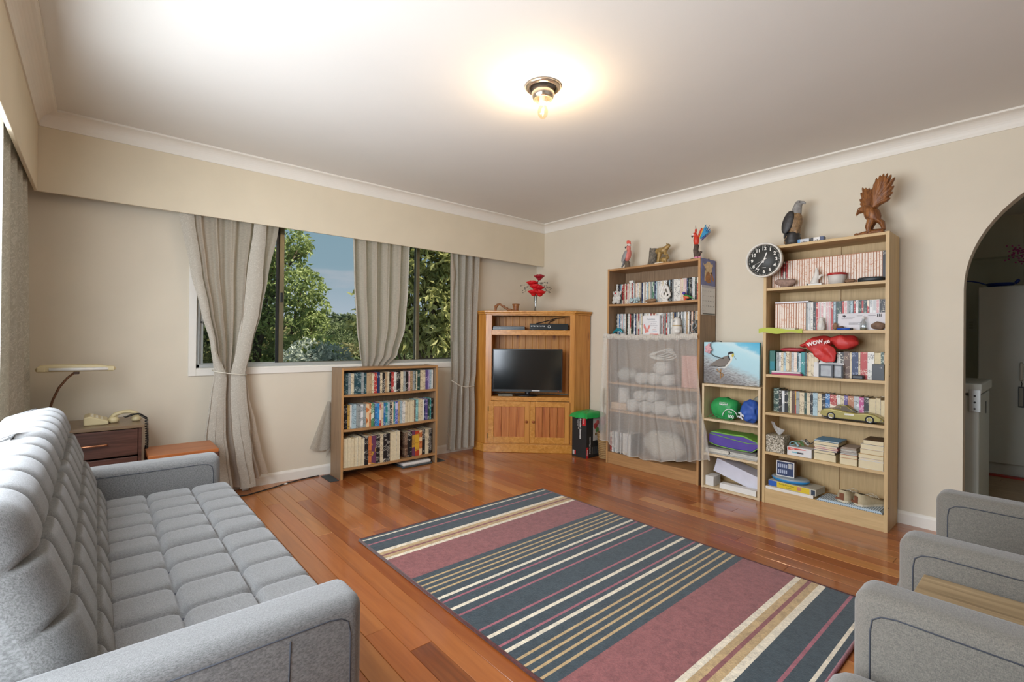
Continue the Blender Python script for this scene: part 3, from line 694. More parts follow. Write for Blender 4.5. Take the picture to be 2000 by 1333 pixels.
# ---------------------------------------------------------------- bedside cabinet, low table
wood('walnut', '4a2f24', '6b463a', 'x', .35, 1., c3='38221a'); wood('walnut_top', '6f5a44', '8a7358', 'x', .3, 1.); wood('redwood', '9a5228', 'bb7440', 'x', .35, 1.)
ns = thing('bedside_cabinet', 'dark walnut bedside cabinet with a drawer behind the sofa', 'cabinet', (-3.87, -.22, 0))
NX0, NX1, NY0, NY1, NZ = -4.10, -3.625, -.42, -.035, .605
MB().box(NX0-.004, NX1+.012, NY0-.012, NY1, NZ-.02, NZ).build('top', MT['walnut_top'], ns, bevel=.003)
for x in (NX0, NX1-.016): MB().box(x, x+.016, NY0, NY1, .0, NZ-.02).build('side_panel', MT['walnut'], ns, bevel=.001, seg=1)
MB().box(NX0+.016, NX1-.016, NY1-.01, NY1, .05, NZ-.02).build('back_panel', MT['walnut'], ns); MB().box(NX0+.016, NX1-.016, NY0+.01, NY1-.01, .05, .066).build('bottom_panel', MT['walnut'], ns)
dr = MB().box(NX0+.019, NX1-.019, NY0-.002, NY0+.016, .428, NZ-.025).build('drawer', MT['walnut'], ns, bevel=.002)
plain('copper', 'b9805c', .3, .7)
MB().tube([(-3.90, NY0-.002, .505), (-3.90, NY0-.02, .505), (-3.885, NY0-.024, .505), (-3.80, NY0-.024, .505), (-3.785, NY0-.02, .505), (-3.785, NY0-.002, .505)], .005, 8).build('handle', MT['copper'], dr)
d2 = MB().box(NX0+.019, NX1-.019, NY0-.002, NY0+.016, .07, .418).build('door', MT['walnut'], ns, bevel=.002)
lt = thing('low_table', 'low reddish timber table beside the bedside cabinet', 'table', (-3.43, -.3, 0))
MB().box(-3.60, -3.245, -.51, -.20, .40, .424).build('top', MT['redwood'], lt, bevel=.003)
for x in (-3.585, -3.26):
    for y in (-.495, -.215): MB().box(x-.014, x+.014, y-.014, y+.014, 0, .40).build('leg', MT['walnut'], lt, bevel=.002)
MB().box(-3.585, -3.26, -.505, -.49, .34, .40).build('apron', MT['walnut'], lt); MB().box(-3.25, -3.238+.0, -.495, -.215, .34, .40).build('apron', MT['walnut'], lt)
# ---------------------------------------------------------------- curtains
cloth('curtain_cloth', 'c9c2b4', 'b9b1a2', .4, 0, 20); cloth('curtain_lining', 'd9cbb9', 'c9bba9', .55, 0, 9, pattern=False); cloth('curtain_green', 'dcd9cd', 'c9c6b8', .35, 0, 14)
cloth('curtain_facing', 'c9c2b4', 'b9b1a2', .15, 0, 20)
plain('cord_white', 'd9d3c2', .8)
def drape(tab, folds, ys, zt, zb, nu=90, nv=60, seed=0, skew=None):
    """tab rows: z, x left, x right, fold depth, y"""
    def fn(u, v):
        z = lerp(zt, zb, v); xl, xr, am, y0 = interp(tab, z)
        ph = 2*math.pi*folds*u+seed+.6*math.sin(3*u+seed)
        y = y0-am*math.sin(ph)-am*.35*math.sin(2.3*ph+1.3+v*2)
        if skew: z += skew(u, v)
        return (lerp(xl, xr, u)+am*.3*math.cos(ph), y, z)
    return MB().sheet(fn, nu, nv)
def strip(tab, u0, u1, zt, zb, dy, nv=40, uw=None):
    def fn(u, v):
        z = lerp(zt, zb, v); xl, xr, am, y0 = interp(tab, z); w0 = u0 if not callable(u0) else u0(z); w1 = u1 if not callable(u1) else u1(z)
        return (lerp(xl, xr, lerp(w0, w1, u)), y0-dy-.012*math.sin(math.pi*u), z)
    return MB().sheet(fn, 8, nv)
CT1 = [(2.0, -3.43, -2.79, .015, -.06), (1.95, -3.416, -2.80, .015, -.062), (1.57, -3.352, -2.876, .02, -.08), (1.317, -3.295, -2.922, .022, -.095), (1.07, -3.235, -2.98, .022, -.10), (.868, -3.212, -3.022, .022, -.105), (.70, -3.235, -3.005, .024, -.11), (.436, -3.264, -2.955, .028, -.115), (.262, -3.25, -2.925, .03, -.12), (.03, -3.235, -2.875, .032, -.125)]
c1 = thing('tied_curtain', 'grey patterned curtain tied at its waist beside the low timber table', 'curtain', (-3.1, -.1, .03), 'window curtains')
drape(CT1, 6, 0, 2.0, .03, 110, 90, .4, skew=lambda u, v: (.085*u*u+.0)*max(0, v-.6)/.4).build('cloth', MT['curtain_lining'], c1)
strip(CT1, -.01, lambda z: .13 if z > 1 else lerp(.13, .40, min(1, (1-z)/.15)), 2.0, .05, .020).build('folded_edge', MT['curtain_facing'], c1)
strip(CT1, lambda z: interp([(2.0, .73), (1.34, .70), (.97, .60), (.87, .52), (0, .52)], z)[0], lambda z: interp([(2.0, .86), (1.34, .97), (.97, 1.0), (.87, 1.0), (0, .80)], z)[0], 2.0, .04, .022).build('folded_edge', MT['curtain_facing'], c1)
MB().tube([(-3.222, -.10, .892), (-3.216, -.145, .884), (-3.13, -.162, .868), (-3.05, -.155, .856), (-3.014, -.135, .85), (-3.008, -.1, .853), (-3.1, -.07, .87), (-3.222, -.10, .892)], .0035, 6).build('tieback', MT['cord_white'], c1)
CT2 = [(2.0, -2.222, -1.688, .016, -.07), (1.945, -2.214, -1.692, .018, -.072), (1.58, -2.205, -1.707, .022, -.08), (1.22, -2.178, -1.734, .022, -.08), (.975, -2.14, -1.80, .02, -.062), (.885, -2.105, -1.872, .010, -.03), (.70, -2.16, -1.86, .008, -.029), (.10, -2.30, -1.9, .006, -.028)]
c2 = thing('tucked_curtain', 'pale grey curtain with its hem tucked behind the low bookcase', 'curtain', (-2.0, -.05, .1), 'window curtains')
drape(CT2, 5, 0, 2.0, .30, 100, 90, 1.1).build('cloth', MT['curtain_lining'], c2)
strip(CT2, -.005, .02, 2.0, .95, .012).build('folded_edge', MT['curtain_facing'], c2); strip(CT2, .985, 1.005, 2.0, .95, .012).build('folded_edge', MT['curtain_facing'], c2)
def flap(u, v):
    top = Vector((-2.392, -.02, .60)).lerp(Vector((-2.372, -.022, .60)), u); bl = Vector((-2.535, -.03, .232)); br = Vector((-2.372, -.028, .215)); p = top.lerp(bl.lerp(br, u), v)
    p.y -= .012*abs(math.sin(u*5.5+.5))*v; p.z += -.02*math.sin(u*math.pi)*v; return p
MB().sheet(flap, 16, 20).build('hem_corner', MT['curtain_cloth'], c2)
def flap2(u, v):
    a = Vector((-2.40, -.034, .24)).lerp(Vector((-2.372, -.028, .30)), u); b_ = Vector((-2.402, -.036, .14)).lerp(Vector((-2.372, -.03, .20)), u); return a.lerp(b_, v)
MB().sheet(flap2, 6, 6).build('hem_tail', MT['curtain_cloth'], c2)
CT3 = [(2.0, -1.248, -.89, .016, -.07), (1.95, -1.242, -.893, .018, -.072), (1.3, -1.236, -.925, .018, -.08), (.78, -1.226, -.945, .02, -.09), (.66, -1.226, -.965, .02, -.09), (.45, -1.24, -.96, .024, -.09), (.04, -1.26, -.965, .026, -.09)]
c3 = thing('corded_curtain', 'grey patterned curtain held by a white cord beside the corner cabinet', 'curtain', (-1.08, -.08, .04), 'window curtains')
drape(CT3, 4, 0, 2.0, .045, 90, 90, 2.0).build('cloth', MT['curtain_cloth'], c3)
strip(CT3, .0, lambda z: interp([(2, .02), (1.75, .16), (1.5, .06), (1.2, 0.01), (0, .01)], z)[0], 2.0, 1.1, .018).build('folded_edge', MT['curtain_lining'], c3)
MB().tube([(-1.232, -.09, .722), (-1.225, -.125, .715), (-1.15, -.135, .668), (-1.08, -.135, .652), (-.97, -.13, .655), (-.952, -.09, .66)], .0035, 6).build('tieback', MT['cord_white'], c3)
MB().tube([(-1.13, -.136, .66), (-1.132, -.138, .61), (-1.125, -.137, .55)], .003, 6).build('cord_end', MT['cord_white'], c3)
c4 = thing('side_curtain', 'pale green grey scroll patterned curtain hanging at the side wall window', 'curtain', (-4.15, -.7, .1), 'window curtains')
def side(u, v):
    z = lerp(2.02, .12, v); y = lerp(-1.22, interp([(2.02, -.30), (1.6, -.24), (.9, -.20), (.1, -.2)], z)[0], u)
    ph = u*2*math.pi*4.2+.8; return (-4.152+.026*math.sin(ph)+.012*u*v*2, y, z)
MB().sheet(side, 90, 50).build('cloth', MT['curtain_green'], c4)
MB().box(-4.168, -4.155, -3.5, -.15, 2.02, 2.035).build('track', MT['trim_paint'], c4)
# ================================================================== books and disc cases
def SH(z, sag, W, a0, a1, th=.018):
    """height at which something standing on a0..a1 rests on a sagging shelf"""
    f_ = lambda a: z-sag*(1-(2*min(1, max(0, (a-th)/(W-2*th)))-1)**2)
    return max(f_(a0), f_(a1))+.0003
PAGE = plain('page_edges', 'd9cba8', .9, 0, .08, 60)
PAL = {  # plain colour word: ground, ink, second ink
 'dark teal': ('23454c', 'a9bcb8', None), 'grey': ('9aa09c', '4a4f52', None), 'cream': ('d8c9a8', '6b5540', None), 'pink': ('d0a0a0', 'f2e8e0', None), 'tan': ('b79a74', '5c4532', None),
 'red': ('b23a36', 'f0dcc8', 'e8d8c4'), 'navy': ('24345a', 'b9c2d2', None), 'black': ('1d1c1e', 'e3dccb', None), 'white': ('dfdcd2', '3c3c40', None), 'dark green': ('23443a', 'cfd6c2', None),
 'purple': ('5c4a82', 'd9d0e6', None), 'lilac': ('a79cc0', '473c66', None), 'pale blue': ('a9c0c6', '39505c', None), 'ochre': ('c29a4a', '4e3920', None), 'orange': ('cf7a44', '3b2418', 'e8c79a'),
 'blue': ('2f6fa8', 'dfe8ee', None), 'bright blue': ('3f93d0', '10283c', None), 'teal': ('2f8a8a', 'e0ebe6', None), 'cobalt': ('3b4fae', 'e6e2f0', 'c8c4e4'), 'green': ('4c8a62', 'e8eede', 'd9e2cf'),
 'brown': ('5f4434', 'cfb698', None), 'gold': ('c79a3e', '3a1c3c', '6a3c58'), 'yellow': ('d6a836', '8c2c1c', 'b8402a'), 'magenta': ('bb4d86', 'f0dce8', None), 'aqua': ('8fc7c4', '1d3a40', None),
 'apricot': ('e2d3c2', 'c98a62', None), 'rust': ('b57a58', 'e8d0b4', None), 'olive': ('6d6f4a', 'd8d4b4', None), 'silver': ('b9bcbc', '54585c', 'e2e2e0')}
def pmat(c):
    g, i, i2 = PAL[c]; return spine(g, i, i2)
def book_at(M, w_, h, dep, c, name, label, cat, group, rev=False):
    o = MB(M)
    if not rev: o.box(0, w_, 0, .0016, 0, h)
    else: o.box(0, w_, dep-.0016, dep, 0, h)
    s0, s1 = (.0016, dep) if not rev else (0, dep-.0016)
    o.box(0, .0011, s0, s1, 0, h); o.box(w_-.0011, w_, s0, s1, 0, h)
    o = o.build(name, pmat(c), None, label, cat, group)
    MB(M).box(.0011, w_-.0011, .0017 if not rev else .002, dep-(.003 if not rev else .0017), .0, h-.0025).build('page_block', PAGE, o)
    return o
CASE = {'black': P('1b1b1d', .35), 'white': P('d8d6d0', .4), 'grey': P('6c7072', .4), 'orange': P('ad6a38', .45)}
def disc_at(M, w_, h, dep, c, name, label, cat, group, rev=False):
    body = CASE['orange'] if c == 'apricot' else CASE['white'] if c in ('white', 'cream', 'silver', 'pink') else CASE['black'] if c in ('black', 'navy', 'red', 'dark green', 'brown') else CASE['grey']
    o = MB(M).box(0, w_, 0, dep, 0, h).build(name, body, None, label, cat, group)
    s_ = MB(M); e = .0004; s_.box(.0020, w_-.0020, -e, 0, .004, h-.004); s_.build('sleeve', pmat(c), o)
    return o
def row(kind, M, z, a0, a1, d, items, where, group, seed=0, hh=.19, dep=.135, jit=.004, sag=0., W=1., ends=('left panel', 'right panel')):
    """items: colour or (colour, relative thickness[, height[, 'rev']]) from the left; the row fills a0..a1"""
    q = random.Random(seed); it = [(i if isinstance(i, tuple) else (i, 1.)) for i in items]
    tot = sum(i[1] for i in it); k = (a1-a0)/tot; a = a0
    fn = disc_at if kind == 'disc case' else book_at; nm = {'disc case': 'disc_case', 'paperback': 'paperback', 'book': 'book'}[kind]
    for n, i in enumerate(it):
        c = i[0]; w_ = i[1]*k; h = (i[2] if len(i) > 2 else hh)+(q.uniform(-jit, jit) if kind != 'disc case' else q.uniform(-.0005, .0005)); rev = len(i) > 3
        pv = it[n-1][0] if n else None; nx = it[n+1][0] if n+1 < len(it) else None
        word = c.replace('apricot', 'orange')+(' '+kind if not rev else ' page edge '+kind)
        if pv is None: lb = '%s by the %s, %s' % (word, ends[0], where)
        elif nx is None: lb = '%s by the %s, %s' % (word, ends[1], where)
        elif pv == nx: lb = '%s between two %s ones, %s' % (word, pv.replace('apricot', 'orange'), where)
        else: lb = '%s between %s and %s ones, %s' % (word, pv.replace('apricot', 'orange'), nx.replace('apricot', 'orange'), where)
        zz = SH(z, sag, W, a, a+w_)
        fn(M @ Matrix.Translation((a+.0003, d+q.uniform(0, jit), zz+.0002)), w_-.0006, h, dep+(q.uniform(-.008, .004) if kind != 'disc case' else 0), c, nm, lb, 'book' if kind != 'disc case' else 'disc case', group, rev)
        a += w_
# --- low bookcase
row('paperback', LOW, .671, .022, .855, .03, [('dark teal', .9), ('dark teal', .9), ('grey', .9), ('cream', 1), ('dark teal', 1.2), ('dark teal', 1.2), ('grey', .9), ('dark teal', 1), ('tan', 1.1), ('tan', .7), ('cream', .8), ('red', 1), ('navy', 1.1), ('cream', .9), ('black', .9), ('tan', .9), ('cream', .7), ('black', .8), ('red', .9), ('white', 1), ('black', .7), ('black', .8), ('cream', 1.1), ('grey', .9), ('black', 1.1), ('pink', .6), ('tan', 1.1), ('grey', .8), ('dark green', .5), ('cream', .5), ('dark green', 1.1), ('cream', 1.1), ('cream', 1.1), ('purple', 1), ('lilac', .7), ('pale blue', .8), ('white', .7)], 'top shelf of the low bookcase', 'paperbacks on the top shelf of the low bookcase', 1, .172, .112, sag=.006, W=LW)
row('paperback', LOW, .395, .022, .855, .03, [('cream', .5), ('black', 1.2), ('ochre', .9), ('white', .6), ('pale blue', .9), ('pale blue', .7), ('grey', .8), ('grey', .8), ('silver', .9), ('grey', 1), ('orange', 1.2), ('orange', .7), ('green', 1), ('dark green', .4), ('blue', .7), ('bright blue', 1.1), ('red', .7), ('cream', .8), ('blue', .8), ('teal', .8), ('pale blue', .8), ('black', .9), ('cream', .6), ('teal', .7), ('cobalt', 1), ('tan', .8), ('pale blue', 1.1), ('white', 1.1), ('cream', .8), ('cream', 1.1, .185, 'rev'), ('cream', 1.1, .187, 'rev'), ('cream', .8), ('brown', .6), ('aqua', 1), ('cream', .9), ('cream', 1), ('white', .7), ('navy', .5), ('purple', 1), ('dark green', .9), ('teal', .7), ('black', .7)], 'middle shelf of the low bookcase', 'paperbacks on the middle shelf of the low bookcase', 2, .19, .122, sag=.006, W=LW)
row('book', LOW, .088, .024, .52, .012, [('cream', 1.3, .235, 'rev'), ('cream', 1, .235, 'rev'), ('ochre', 1, .235, 'rev'), ('white', 1.1, .235, 'rev'), ('cream', 1.0, .235, 'rev'), ('white', 1, .225, 'rev'), ('black', 1.2), ('orange', 1), ('gold', 1.4), ('black', 1.3), ('cream', 1.1), ('black', 1.2), ('black', .9), ('cream', 2.2, .245, 'rev'), ('white', 1.2, .245, 'rev')], 'bottom shelf of the low bookcase', 'thick books on the bottom shelf of the low bookcase', 3, .235, .15, sag=.006, W=LW)
row('book', LOW, .088, .575, .845, .03, [('brown', .9), ('black', 1.5), ('gold', 1.1), ('yellow', 1.4), ('orange', .9), ('black', 1.1), ('cream', 1.2), ('black', 1.)], 'right half of the bottom shelf, low bookcase', 'thick books on the bottom shelf of the low bookcase', 4, .222, .15, sag=.006, W=LW, ends=('gap', 'right panel'))
# --- brown bookcase of discs
def mixed(n, seed, pal, fixed={}):
    q = random.Random(seed); return [(fixed.get(k) or q.choice(pal), q.choice((.9, 1, 1, 1.1))) for k in range(n)]
DP = ['white', 'white', 'white', 'silver', 'black', 'black', 'grey', 'pale blue', 'cream', 'apricot', 'navy', 'tan', 'red', 'dark green']
row('disc case', DVD, 1.46, .035, .868, .085, mixed(56, 21, DP, {45: 'pink', 46: 'pink', 25: 'green', 26: 'green', 54: 'apricot', 1: 'black'}), 'upper shelf of brown bookcase', 'disc cases on the upper shelf of the brown bookcase', 5, sag=.006, W=DW)
row('disc case', DVD, 1.184, .035, .868, .085, mixed(55, 22, DP+['white', 'black', 'silver'], {2: 'blue', 4: 'pink', 10: 'red', 7: 'brown', 46: 'tan'}), 'lower disc shelf of brown bookcase', 'disc cases on the lower shelf of the brown bookcase', 6, sag=.006, W=DW)
row('disc case', DVD, .105, .022, .26, .03, [('red', 1.4), ('white', 1.4)]+mixed(14, 23, ['white', 'black', 'grey', 'silver']), 'bottom shelf below the net curtain', 'disc cases below the net curtain', 7, sag=.006, W=DW, ends=('left panel', 'gap'))
# --- tall bookcase
row('disc case', TAL, 1.507, .022, .69, .085, [('red' if k in (4, 5, 6) else 'black' if k == 43 else 'apricot', 1) for k in range(45)], 'top shelf of the tall bookcase', 'matching orange and white disc cases on the tall bookcase', 8, .192)
row('disc case', TAL, 1.209, .05, .69, .075, [('apricot', 1)]*13+[('grey', 1)]+mixed(29, 25, ['pink', 'red', 'pale blue', 'white', 'grey', 'grey', 'silver', 'black', 'dark green', 'pink'], {3: 'red', 6: 'white', 9: 'red', 14: 'pink', 20: 'red'}), 'second shelf of tall bookcase', 'disc cases on the second shelf of the tall bookcase', 9)
row('book', TAL, .903, .072, .335, .04, [('grey', .9), ('silver', .6), ('cream', .8), ('pale blue', .8), ('cream', 1), ('tan', .6), ('silver', .8), ('apricot', .9), ('dark teal', .5), ('pale blue', .8), ('teal', 1), ('dark teal', .6), ('tan', .5), ('cream', .8), ('cream', .8), ('cream', 1), ('brown', .4)], 'third shelf of the tall bookcase', 'books on the third shelf of the tall bookcase', 10, .155, .14, ends=('green box file', 'photo frames'))
row('book', TAL, .903, .34, .69, .045, [('white', 1), ('cream', 1), ('white', 1), ('black', .8), ('white', .8), ('black', .7), ('brown', 1.4), ('cream', .4), ('navy', 1.4), ('cream', .4), ('red', 1.5), ('white', 1.4), ('cream', 1.3, .165, 'rev'), ('dark green', .6), ('tan', .5)], 'third shelf of the tall bookcase', 'books on the third shelf of the tall bookcase', 11, .168, .14, ends=('photo frames', 'right panel'))
row('book', TAL, .635, .035, .69, .098, [('dark green', 1.7, .165), ('black', .9, .16), ('silver', .8), ('black', 1.1), ('olive', .5), ('cream', .6), ('brown', 1., .158), ('yellow', .3, .158), ('grey', 1, .158), ('cream', 1.4), ('dark green', .7), ('cream', 1), ('black', .8), ('pale blue', 1.3), ('cream', 1.2), ('black', 1), ('blue', 1.2), ('red', .9), ('red', .9), ('white', 1), ('cream', 1), ('purple', .9), ('rust', 1.6), ('silver', 1.3), ('magenta', 1.2), ('black', 1.2), ('cream', 1.7, .15, 'rev'), ('white', 1.1, .15, 'rev'), ('cream', 1., .145, 'rev'), ('cream', .8, .148, 'rev')], 'fourth shelf of the tall bookcase', 'books behind the model car', 12, .152, .12)
# ================================================================== ornaments on top of the bookcases
def ry(a): return Matrix.Rotation(a, 3, 'Y')
WD = wood('carved_wood', '6d3f1c', 'a86c34', 'z', .5, 1.6, c3='4a2811'); plain('eagle_dark', '2e2b29', .5, 0, .25, 40, .6, 90); plain('eagle_gold', '8d6f4c', .55, 0, .45, 60, .8, 110); plain('eagle_grey', '8e8b86', .5, 0, .25, 50, .6, 120)
# perched eagle (faces right along the shelf)
e1 = thing('eagle_figurine', 'dark painted eagle statue perched on a black rock', 'figurine', TAL @ Vector((.145, .12, 1.8)))
m = TAL @ Matrix.Translation((.145, .12, 1.8))
MB(m).lathe([(.05, 0), (.052, .012), (.045, .02), (.047, .03), (.05, .045), (.042, .07), (.046, .085), (.03, .1), (0, .104)], 18).jitter(.009, 35).build('rock', MT['eagle_dark'], e1)
b = MB(m); b.ell((.004, 0, .165), (.056, .05, .082), 14, 0, 10, ry(.22)); b.ell((.022, -.012, .115), (.02, .022, .05), 10); b.ell((.024, .016, .115), (.02, .022, .05), 10); b.tube([(-.015, 0, .12), (-.04, 0, .06), (-.052, 0, .025)], [.026, .022, .012], 8, flat=.6)
fuse(b.build('body', MT['eagle_gold'], e1), .0035)
b = MB(m)
for s_ in (-1, 1): b.ell((-.018, s_*.045, .165), (.036, .014, .082), 12, 0, 8, ry(.28)); b.tube([(-.005, s_*.036, .2), (-.03, s_*.034, .13), (-.048, s_*.02, .06)], [.012, .016, .006], 8)
fuse(b.build('wings', MT['eagle_dark'], e1), .003)
b = MB(m); b.tube([(.02, 0, .225), (.026, 0, .26), (.034, 0, .288), (.05, 0, .3)], [.034, .03, .026, .018], 12); b.ell((.036, 0, .295), (.025, .022, .021), 12); b.tube([(.05, 0, .298), (.068, 0, .296), (.076, 0, .288), (.076, 0, .277)], [.013, .010, .006, .001], 8)
fuse(b.build('head', MT['eagle_grey'], e1), .003)
for s_ in (-1, 1): MB(m).ell((.046, s_*.019, .3), .004, 8).build('eye', MT['eagle_dark'], e1)
# wooden eagle with raised wings (stoops to the left)
e2 = thing('eagle_figurine', 'carved brown wooden eagle with both wings raised', 'figurine', TAL @ Vector((.60, .12, 1.8)))
m = TAL @ Matrix.Translation((.60, .12, 1.8035))
b = MB(m); b.ell((.0, 0, .135), (.042, .04, .06), 14, 0, 10, ry(-.5)); b.tube([(-.02, 0, .165), (-.045, 0, .178), (-.062, 0, .172), (-.072, 0, .158)], [.034, .026, .022, .012], 10); b.ell((-.06, 0, .172), (.022, .02, .019), 10); b.tube([(-.074, 0, .162), (-.082, 0, .148), (-.08, 0, .136)], [.011, .007, .001], 8)
for s_ in (-1, 1): b.tube([(.0, s_*.022, .1), (-.016, s_*.026, .055), (-.012, s_*.026, .02)], [.024, .018, .011], 8)
b.tube([(.012, 0, .11), (.05, 0, .075), (.06, 0, .03)], [.03, .034, .02], 8, flat=.5)
fuse(b.build('body', WD, e2), .0035)
b = MB(m); b.tube([(-.105, 0, .004), (-.06, 0, .016), (.0, 0, .022), (.06, 0, .02)], [.012, .022, .03, .026], 10, flat=.7)
for k in range(7): b.ell((-.08+k*.022, -.016+.008*(k % 3), .016), (.013, .013, .012), 8)
fuse(b.build('branch_base', WD, e2), .0035)
def carved_wing(root, tips, r0=.016):
    b_ = MB(m)
    for (tx, ty, tz) in tips:
        R0 = Vector(root); T0 = Vector((tx, ty, tz)); d_ = T0-R0
        b_.tube([R0, R0+d_*.35+Vector((0, 0, .006)), R0+d_*.75, R0+d_*.94, T0], [r0, r0*.95, r0*.8, r0*.5, .001], 8, flat=.5)
    return b_
fuse(carved_wing((.015, -.03, .17), [(.03+.019*k, -.045-.004*k, .368-.0045*(k-2)**2) for k in range(6)]+[(.02+.02*k, -.05, .32-.012*k) for k in range(5)]+[(.118, -.05, .28), (.112, -.05, .245), (.1, -.05, .21)], .024).build('wing', WD, e2), .003, 1)
fuse(carved_wing((-.02, .035, .17), [(-.066+.018*k, .055, .335-.006*k) for k in range(4)]+[(-.062+.018*k, .055, .29) for k in range(4)]+[(-.075, .05, .23), (-.078, .05, .26), (-.074, .05, .3)], .023).build('wing', WD, e2), .003, 1)
for s_ in (-1, 1): MB(m).ell((-.068, s_*.016, .178), .0038, 8).build('eye', P('e8dcc0'), e2)
# small blister packs beside the eagle
for k, (a, w_, c, lb) in enumerate(((.195, .07, 'bfc3c8', 'small white carton lying against the dark eagle statue'), (.275, .075, 'dedcd8', 'small white carton with blue ends on the tall bookcase'))):
    o = MB(TAL).box(a, a+w_, .06, .10, 1.8, 1.832).build('small_carton', P(c, .4), None, lb, 'carton')
    MB(TAL).box(a, a+.016, .0595, .1005, 1.7998, 1.8325).build('printed_end', P('4a8ec2' if k == 0 else '2a2f38', .4), o)
    if k: MB(TAL).box(a+w_-.022, a+w_+.001, .0592, .101, 1.7997, 1.8335).build('printed_end', P('35466a', .4), o)
    for j in range(3): MB(TAL).box(a+.024+j*.012, a+.03+j*.012, .0593, .0605, 1.808, 1.812+.006*(j % 2)).build('print_mark', P('3c3c44', .4), o)
# galah
m = DVD @ Matrix.Translation((.14, .11, 1.785))
g = thing('galah_figurine', 'pink and grey cockatoo figurine on a stump', 'figurine', m.translation)
MB(m).lathe([(.04, 0), (.03, .012), (.024, .03), (.022, .06), (.015, .07), (0, .072)], 14).jitter(.007, 45, 2).build('stump', plain('stump_bark', '6a5a48', .8, 0, .4, 60, .6, 80), g)
b = MB(m); b.ell((.004, 0, .125), (.028, .03, .06), 12, 0, 10, ry(.25)); b.ell((.01, 0, .19), (.02, .021, .036), 12); fuse(b.build('body', plain('galah_pink', 'd3766a', .5, 0, .15, 30), g), .003)
MB(m).ell((.012, 0, .218), (.021, .02, .016), 12).build('head', P('e0cfc8', .5), g)
b = MB(m)
for k in range(5): b.tube([(.006+.004*k, 0, .225), (-.004+.006*k, 0, .25), (-.008+.009*k, 0, .268-.004*abs(k-1))], [.012, .010, .002], 7)
fuse(b.build('crest', P('d9604e', .5), g), .0025, 1)
b = MB(m)
for s_ in (-1, 1): b.ell((-.02, s_*.026, .115), (.022, .009, .062), 10, 0, 8, ry(.42))
b.tube([(-.02, 0, .09), (-.05, 0, .045), (-.065, 0, .022)], [.018, .016, .010], 8, flat=.5)
fuse(b.build('wings', P('8a8886', .5), g), .003)
MB(m).tube([(-.006, -.012, .205), (-.016, -.016, .198), (-.016, -.016, .186)], [.007, .006, .001], 7).build('beak', P('2a2a2c', .4), g); MB(m).ell((.012, -.02, .212), .004, 7).build('eye', P('1c1c1e', .3), g)
# squirrel and log sculpture
m = DVD @ Matrix.Translation((.475, .11, 1.785))
s_t = thing('squirrel_sculpture', 'golden animal sculpture beside a grey tree stump with a name plaque', 'figurine', m.translation)
gm = plain('antique_gold', '9a7c46', .5, .2, .4, 45, .7, 70)
MB(m).box(-.1, .11, -.03, .035, 0, .016).jitter(.004, 40).build('ground_base', gm, s_t)
b = MB(m); b.tube([(-.075, 0, .01), (-.072, 0, .06), (-.066, 0, .11), (-.06, 0, .15)], [.042, .036, .038, .036], 14); b.jitter(.010, 55, 3).build('stump', plain('grey_log', '6e6558', .8, 0, .5, 70, .8, 60), s_t)
b = MB(m); b.tube([(-.05, 0, .12), (-.01, 0, .125), (.03, 0, .12), (.06, 0, .14), (.075, 0, .15)], [.022, .026, .03, .022, .016], 10); b.ell((.078, 0, .155), (.02, .016, .018), 10); b.tube([(.0, 0, .12), (-.006, -.01, .06), (-.014, -.012, .014)], [.024, .016, .014], 8); b.tube([(.05, 0, .12), (.055, -.012, .085), (.085, -.012, .075)], [.018, .012, .009], 8)
for s_ in (-1, 1): b.ell((.068, s_*.012, .174), (.006, .004, .008), 6)
fuse(b.build('mother', gm, s_t), .0035)
b = MB(m); b.ell((.04, -.008, .04), (.034, .02, .024), 10); b.ell((.075, -.008, .055), (.018, .015, .016), 10); b.tube([(.03, -.008, .03), (.028, -.01, .012)], .01, 7); b.tube([(.06, -.008, .03), (.064, -.01, .012)], .01, 7); b.tube([(.02, -.008, .045), (-.004, -.008, .05)], [.008, .005], 6)
fuse(b.build('young', gm, s_t), .0035)
MB(m).box(-.03, .05, -.036, -.03, .0, .018).build('plaque', P('e3d9c4', .5), s_t)
# macaw
m = DVD @ Matrix.Translation((.80, .11, 1.785))
mc = thing('macaw_figurine', 'scarlet macaw figurine spreading blue wings on a branch', 'figurine', m.translation)
MB(m).lathe([(.058, 0), (.05, .01), (.03, .016), (0, .02)], 16).jitter(.006, 40, 5).build('leafy_base', plain('leaf_base', '3c4a34', .7, 0, .5, 50), mc)
b = MB(m); b.ell((.02, -.03, .018), (.02, .014, .010), 8); b.ell((.045, -.02, .02), (.014, .012, .010), 8); b.build('blossom', P('d98aa0', .6), mc)
b = MB(m); b.tube([(.02, 0, .01), (.012, 0, .05), (.0, 0, .085), (.008, 0, .13)], [.026, .022, .022, .018], 10); b.tube([(.02, 0, .04), (.05, 0, .07)], [.014, .008], 8); b.jitter(.007, 50, 6); b.build('branch', plain('macaw_branch', '54443a', .8, 0, .4, 60, .6, 80), mc)
b = MB(m); b.ell((.006, 0, .165), (.024, .024, .045), 12); b.ell((-.008, 0, .212), (.019, .018, .019), 12); b.tube([(.0, 0, .14), (.014, 0, .1)], [.016, .006], 8); fuse(b.build('body', P('cc3a22', .45), mc), .003)
MB(m).tube([(-.022, -.004, .21), (-.031, -.004, .2), (-.028, -.004, .188)], [.009, .007, .001], 8).build('beak', P('26262a', .4), mc); MB(m).ell((-.016, -.015, .212), (.008, .004, .008), 8).build('cheek', P('ece4d8', .5), mc)
